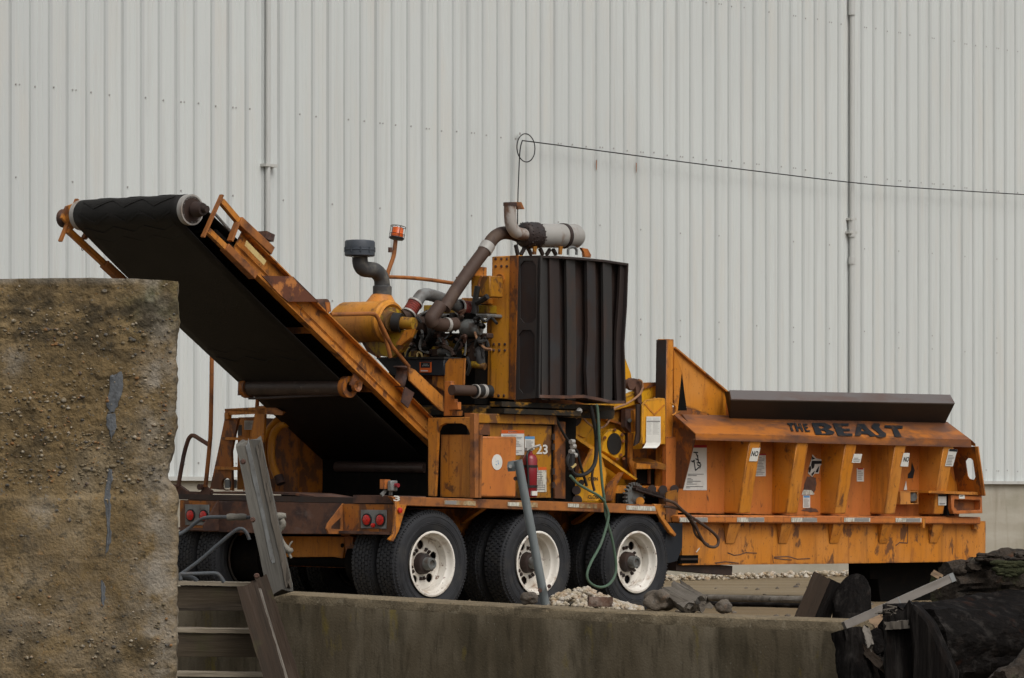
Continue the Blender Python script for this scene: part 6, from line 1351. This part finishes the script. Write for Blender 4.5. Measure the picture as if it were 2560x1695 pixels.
# leaning galvanised pipe with a clamp
a, b = W('e', 1408, 1108, 28.6), W('l', 1372, 800, 28.75)
gp = MB(); d = (b-a).normalized(); gp.lathe([(0, .026), (0, .032), ((b-a).length, .032), ((b-a).length, .001)], a, d, 22).lathe([(.0, .026), (.25, .026)], a, d, 22)
o = gp.build('steel_pipe', M['galv']); tag(o, 'leaning galvanised steel pipe with a bolted clamp plate, in front of the middle wheel', 'pipe')
MB().plate([W('e', u, v, 28.66) for u, v in ((1318, 1120), (1375, 1108), (1385, 1205), (1318, 1208), (1310, 1160))], (0, .012, 0)).build('clamp_plate', M['galv'], o)
MB().cyl(W('e', 1340, 1162, 28.66), W('e', 1340, 1162, 28.62), .014, n=8).build('bolt', M['silver'], o)
mb = MB()
for k, u, v in (('e', 1385, 1270), ('l', 1332, 698), ('l', 1400, 668)): mb.cyl(W(k, u, v, 28.62), W(k, u, v, 28.72), .016, n=8)
mb.build('bolt', M['rust'], o)
# pebble heap, stones, brick and timber behind the wall
def heap(u0, u1, v0, v1, k, Z, n, rmin, rmax, prof):
    sp = []
    for i in range(n):
        t = random.random(); zt = prof(t); f = random.random()**.7
        p0_ = W(k, lerp(u0, u1, t), v1, Z); p1_ = W(k, lerp(u0, u1, t), lerp(v1, v0, zt), Z)
        p = lerp(p0_, p1_, f); p.y += f*.35 + random.uniform(-.05, .25)*(1-f)
        sp.append((p, random.uniform(rmin, rmax)))
    return sp
hp_ = heap(1400, 2090, 690, 850, 'l', 29.6, 420, .016, .030, lambda t: max(.08, (.62+.38*math.sin(min(t/.42, 1)*math.pi/2)) if t < .42 else 1-.95*((t-.42)/.58)**.8) * (min(1, t/.08+.45)))
pebbles('pebble_heap', M['pebble'], hp_, 'heap of pale round pebbles behind the low wall, beside the last wheel', 'pebbles')
moundp = [wl(t, .62, 0) for t in (.02, .2, .35, .5, .7, .9)]
mb = MB(); hh = [.06, .22, .30, .34, .25, .10]
mb.add([p+V((0, 0, 0.0)) for p in moundp] + [p+V((.0, .15, h)) for p, h in zip(moundp, hh)] + [p+V((.2, .9, 0)) for p in moundp], [(i, i+1, 6+i+1, 6+i) for i in range(5)]+[(6+i, 7+i, 13+i, 12+i) for i in range(5)])
tag(mb.build('earth_bank', M['yard']), kind='structure')
def rock(name, c, r, mat, lab, cat, seed, amp=.35, group=None):
    o = MB().blob(c, r, seed, 4, amp, 1.6).build(name, M[mat], smooth=60); tag(o, lab, cat, group); return o
rock('concrete_chunk', W('l', 1250, 755, 28.9), (.066, .05, .045), 'stone', 'broken grey concrete chunk sitting on the low wall, left of the leaning pipe', 'concrete chunk', 3)
o = plank(W('l', 1690, 780, 28.95), W('l', 1862, 784, 28.95), .10, .068, 'brick', 'brick', None, seed=4, amp=.010, ragged=.02); tag(o, 'worn brown brick lying among the pale pebbles', 'brick')
rock('wood_chunk', W('q', 1330, 300, 28.6), (.105, .09, .085), 'stone', 'rough brown stump end with a torn face, right of the pebble heap', 'stump', 8, .45)
for i, (u0, v0, u1, v1, w) in enumerate(((1480, 190, 1800, 370, .14), (1570, 160, 1880, 360, .10), (1500, 250, 1700, 390, .10))):
    a, b = W('q', u0, v0, 28.6+.08*i), W('q', u1, v1, 28.3); d = (b-a).normalized()
    o = plank(a, b, w, .07, 'broken_board', 'oldwood', None, up=(0, -1, .3), seed=20+i, amp=.012, ragged=.12); orient_z(o, d)
    tag(o, ('thick splintered grey board sloping down from the stump end, frontmost of three', 'splintered grey board highest on the stump end, with a torn tip', 'short splintered grey board lowest beside the stump end')[i], 'board', 'splintered boards by the pebbles')
o = grid_log(W('i', 330, 1275, 30.6), W('i', 1720, 1310, 29.6), .036, .042, 'long_log', 'oldwood', None, 2, .12, 20, 60, .7); tag(o, 'long grey weathered log lying flat on the yard behind the low wall', 'log')
o = grid_log(W('i', 480, 1345, 29.9), W('i', 1650, 1370, 29.3), .024, .028, 'long_pole', 'charred', None, 5, .12, 16, 40, .7); tag(o, 'dark wet pole lying in front of the long grey log', 'pole')
rock('mossy_stone', W('i', 740, 1380, 28.3), (.06, .05, .055), 'stone', 'upright grey green stone behind the low wall, right of the splintered boards', 'stone', 12, .3)
sp = []
for i in range(170):
    u = random.uniform(1150, 2250); Z = random.uniform(31, 52)
    p = W('', u, 1400, Z); p.z = .004; sp.append((p, random.uniform(.012, .04)))
pebbles('scattered_stones', M['stone'], sp, 'small stones scattered over the dirt yard under and beyond the grinder', 'stones')
# right foreground: leaning boards, stumps, pale pipe and logs
a, b = W('j', 305, 330, 28.0), W('j', 60, 900, 27.9); d = (b-a).normalized()
o = plank(a, b, .131, .05, 'leaning_board', 'brownwood', None, up=(0, -1, 0), seed=31, amp=.003, ragged=.01); orient_z(o, d); tag(o, 'grey brown board leaning behind the right end of the low wall', 'board')
a, b = W('j', 430, 390, 28.05), W('j', 240, 920, 27.95); d = (b-a).normalized()
o = plank(a, b, .11, .06, 'dark_board', 'charredz', None, up=(.2, -1, 0), seed=33, amp=.004, ragged=.01); orient_z(o, d); tag(o, 'black wet board leaning between the grey board and the round stump', 'board')
a, b = W('j', 620, 560, 27.9), W('j', 640, 1700, 27.8)
mb = MB(); nn_ = 44; vs = []
for i in range(41):
    t = i/40
    for k in range(nn_):
        w = 2*math.pi*k/nn_; rr = .136*(1+.10*noise.noise(V((math.cos(w)*1.6, math.sin(w)*1.6, t*2)))+.04*noise.noise(V((math.cos(w)*6, math.sin(w)*6, t*5)))) * (1+.25*t)
        vs.append(lerp(a, b, t)+V((math.cos(w)*rr, math.sin(w)*rr, (.17*math.sin(w) + .05*math.cos(w)) if i == 0 else (.17*math.sin(w))*max(0, 1-t*9))))
mb.add(vs, [(i*nn_+k, i*nn_+(k+1) % nn_, (i+1)*nn_+(k+1) % nn_, (i+1)*nn_+k) for i in range(40) for k in range(nn_)])
# domed sawn top
c = a + V((0, 0, .02)); k0 = len(mb.v); mb.v.append(c + V((0, .0, .03)))
mb.v += [lerp(vs[k], c, .45)+V((0, 0, .012)) for k in range(nn_)]
mb.f += [(k, (k+1) % nn_, k0+1+(k+1) % nn_, k0+1+k) for k in range(nn_)] + [(k0+1+k, k0+1+(k+1) % nn_, k0) for k in range(nn_)]
o = mb.build('round_stump', M['charredz'], smooth=50); tag(o, 'upright black stump with a slanting sawn top, behind the end of the low wall', 'stump')
a, b = W('j', 532, 835, 26.0), W('j', 1640, 340, 26.4); d = (b-a).normalized()
o = plank(a, b, .054, .04, 'pale_pole', 'pvc', None, up=(0, -1, 0), seed=40, amp=.0025); tag(o, 'straight pale grey pole leaning from the low wall up onto the logs', 'pole')
o2 = MB().beam(lerp(a, b, .965), lerp(a, b, 1.004), .058, .044, up=(0, -1, 0)).build('pole_end', M['greypipe'], o)
o2 = MB().beam(lerp(a, b, .49), lerp(a, b, .50), .056, .0415, up=(0, -1, 0)).build('joint_band', M['greypipe'], o)
# big split log, front right
a, b = W('j', 1330, 1010, 24.6), W('j', 2750, 1060, 25.6)
d = (b-a).normalized()
grid = MB(); outl = [(1190, 595), (1260, 610), (1400, 580), (1600, 570), (1800, 600), (2000, 560), (2200, 520), (2500, 500)]
o = grid_log(W('j', 1215, 1095, 25.78), W('j', 2900, 960, 27.1), .325, .375, 'split_log', 'charred', None, 14, .13, 72, 140, 1.0); tag(o, 'huge wet black log lying at the bottom right, its split end towards the low wall', 'log')
endp = [W('j', u, v, 25.05) for u, v in ((1195, 600), (1260, 640), (1400, 790), (1500, 1000), (1570, 1160), (1640, 1300), (1640, 1420), (1200, 1420), (1215, 1000), (1180, 780))]
MB().plate(endp, (.06, .12, 0)).build('split_face', M['charredz'], o, bevel=.02)
a, b = W('j', 1090, 630, 25.3), W('j', 1110, 1500, 25.2)
o = plank(a, b, .19, .16, 'square_post', 'charredz', None, up=(0, -1, 0), seed=50, amp=.016, ragged=.10); orient_z(o, (b-a).normalized()); tag(o, 'dark square post with a splintered top standing left of the huge black log', 'post')
q = plank(W('j', 960, 835, 25.2), W('j', 1215, 815, 25.12), .09, .05, 'splintered_shelf', 'oldwood', o, up=(0, 0, 1), seed=52, amp=.008, ragged=.05)
mb = MB(); rs_ = random.Random(9)
for i in range(9):
    p = W('j', 1000+i*9, 640+rs_.uniform(-5, 90), 25.16); mb.beam(p, p+V((rs_.uniform(-.1, .02), 0, rs_.uniform(-.02, .03))), .012, .008)
mb.build('splinters', M['oldwood'], o)
# rotten mossy log behind
o = grid_log(W('j', 1560, 430, 26.9), W('j', 2800, 370, 27.6), .15, .26, 'rotten_log', 'barklog', None, 21, .35, 56, 110, 1.0); tag(o, 'crumbling brown rotten log with moss, lying behind the pale pole at the right edge', 'log')
mb = MB()
for i in range(70):
    u = rs_.uniform(1640, 2400); v = lerp(330, 130, min(1, (u-1640)/300)) + rs_.uniform(-20, 60)
    mb.blob(W('j', u, v, 26.9+rs_.uniform(-.15, .2)), (rs_.uniform(.02, .07), .03, rs_.uniform(.012, .035)), i, 2, .6, 2.5)
mb.build('loose_bark', M['barklog'], o, smooth=60)
mb = MB()
for i in range(26):
    u = rs_.uniform(2080, 2360); v = rs_.uniform(190, 330); mb.blob(W('j', u, v, 26.72), (rs_.uniform(.03, .06), .02, rs_.uniform(.010, .025)), i, 2, .5, 2.5)
mb.build('moss', mk('green_moss', (.024, .026, .010), [((.04, .04, .016), (30, 30, 30), 5, .5, .65, .8)], rough=.95, bump=(80, .8, 5)), o, smooth=60)
o = grid_log(W('j', 2130, 1480, 23.8), W('j', 2700, 1200, 24.2), .11, .15, 'bark_log', 'barklog', None, 33, .35, 44, 70); tag(o, 'mossy bark covered log at the bottom right corner, in front of the huge black log', 'log')
# splinter pile under the pole
for i, (u0, v0, u1, v1, w, mt, lab) in enumerate(((760, 890, 800, 1050, .045, 'oldwood', 'short pale pointed splinter standing below the pale pole'), (760, 1090, 930, 1260, .05, 'brownwood', 'stubby brown stick lying below the pointed splinter'), (690, 960, 950, 1110, .06, 'charred', 'dark broken branch lying across the splinter pile'), (830, 930, 900, 1300, .12, 'charred', 'upright dark slab behind the splinter pile'))):
    a, b = W('j', u0, v0, 25.7+.08*i), W('j', u1, v1, 25.6+.08*i); d = (b-a).normalized()
    o = plank(a, b, w, .03, 'wood_splinter', mt, None, up=(0, -1, 0), seed=60+i, amp=.010, ragged=.1); orient_z(o, d); tag(o, lab, 'wood piece', 'wood scraps by the logs')
o = grid_log(W('j', 560, 880, 25.9), W('j', 760, 1700, 25.8), .10, .16, 'charred_log', 'charredz', None, 41, .2, 30, 50); tag(o, 'black trunk piece standing just right of the low wall end', 'log')
o = plank(W('j', 850, 700, 26.5), W('j', 985, 930, 26.4), .12, .03, 'split_board', 'splinter', None, up=(0, -1, 0), seed=71, amp=.012, ragged=.1); tag(o, 'pale freshly split piece of wood showing between the stump and the square post', 'wood piece')
mb = MB()
for i, (u0, v0, u1, v1) in enumerate(((1420, 300, 1500, 345), (1440, 275, 1540, 330), (1480, 450, 1640, 360))):
    mb.beam(W('j', u0, v0, 26.6), W('j', u1, v1, 26.6), .012, .02)
o = mb.build('broken_sticks', M['splinter']); tag(o, 'thin pale broken sticks poking out beside the upper end of the pale pole', 'sticks')
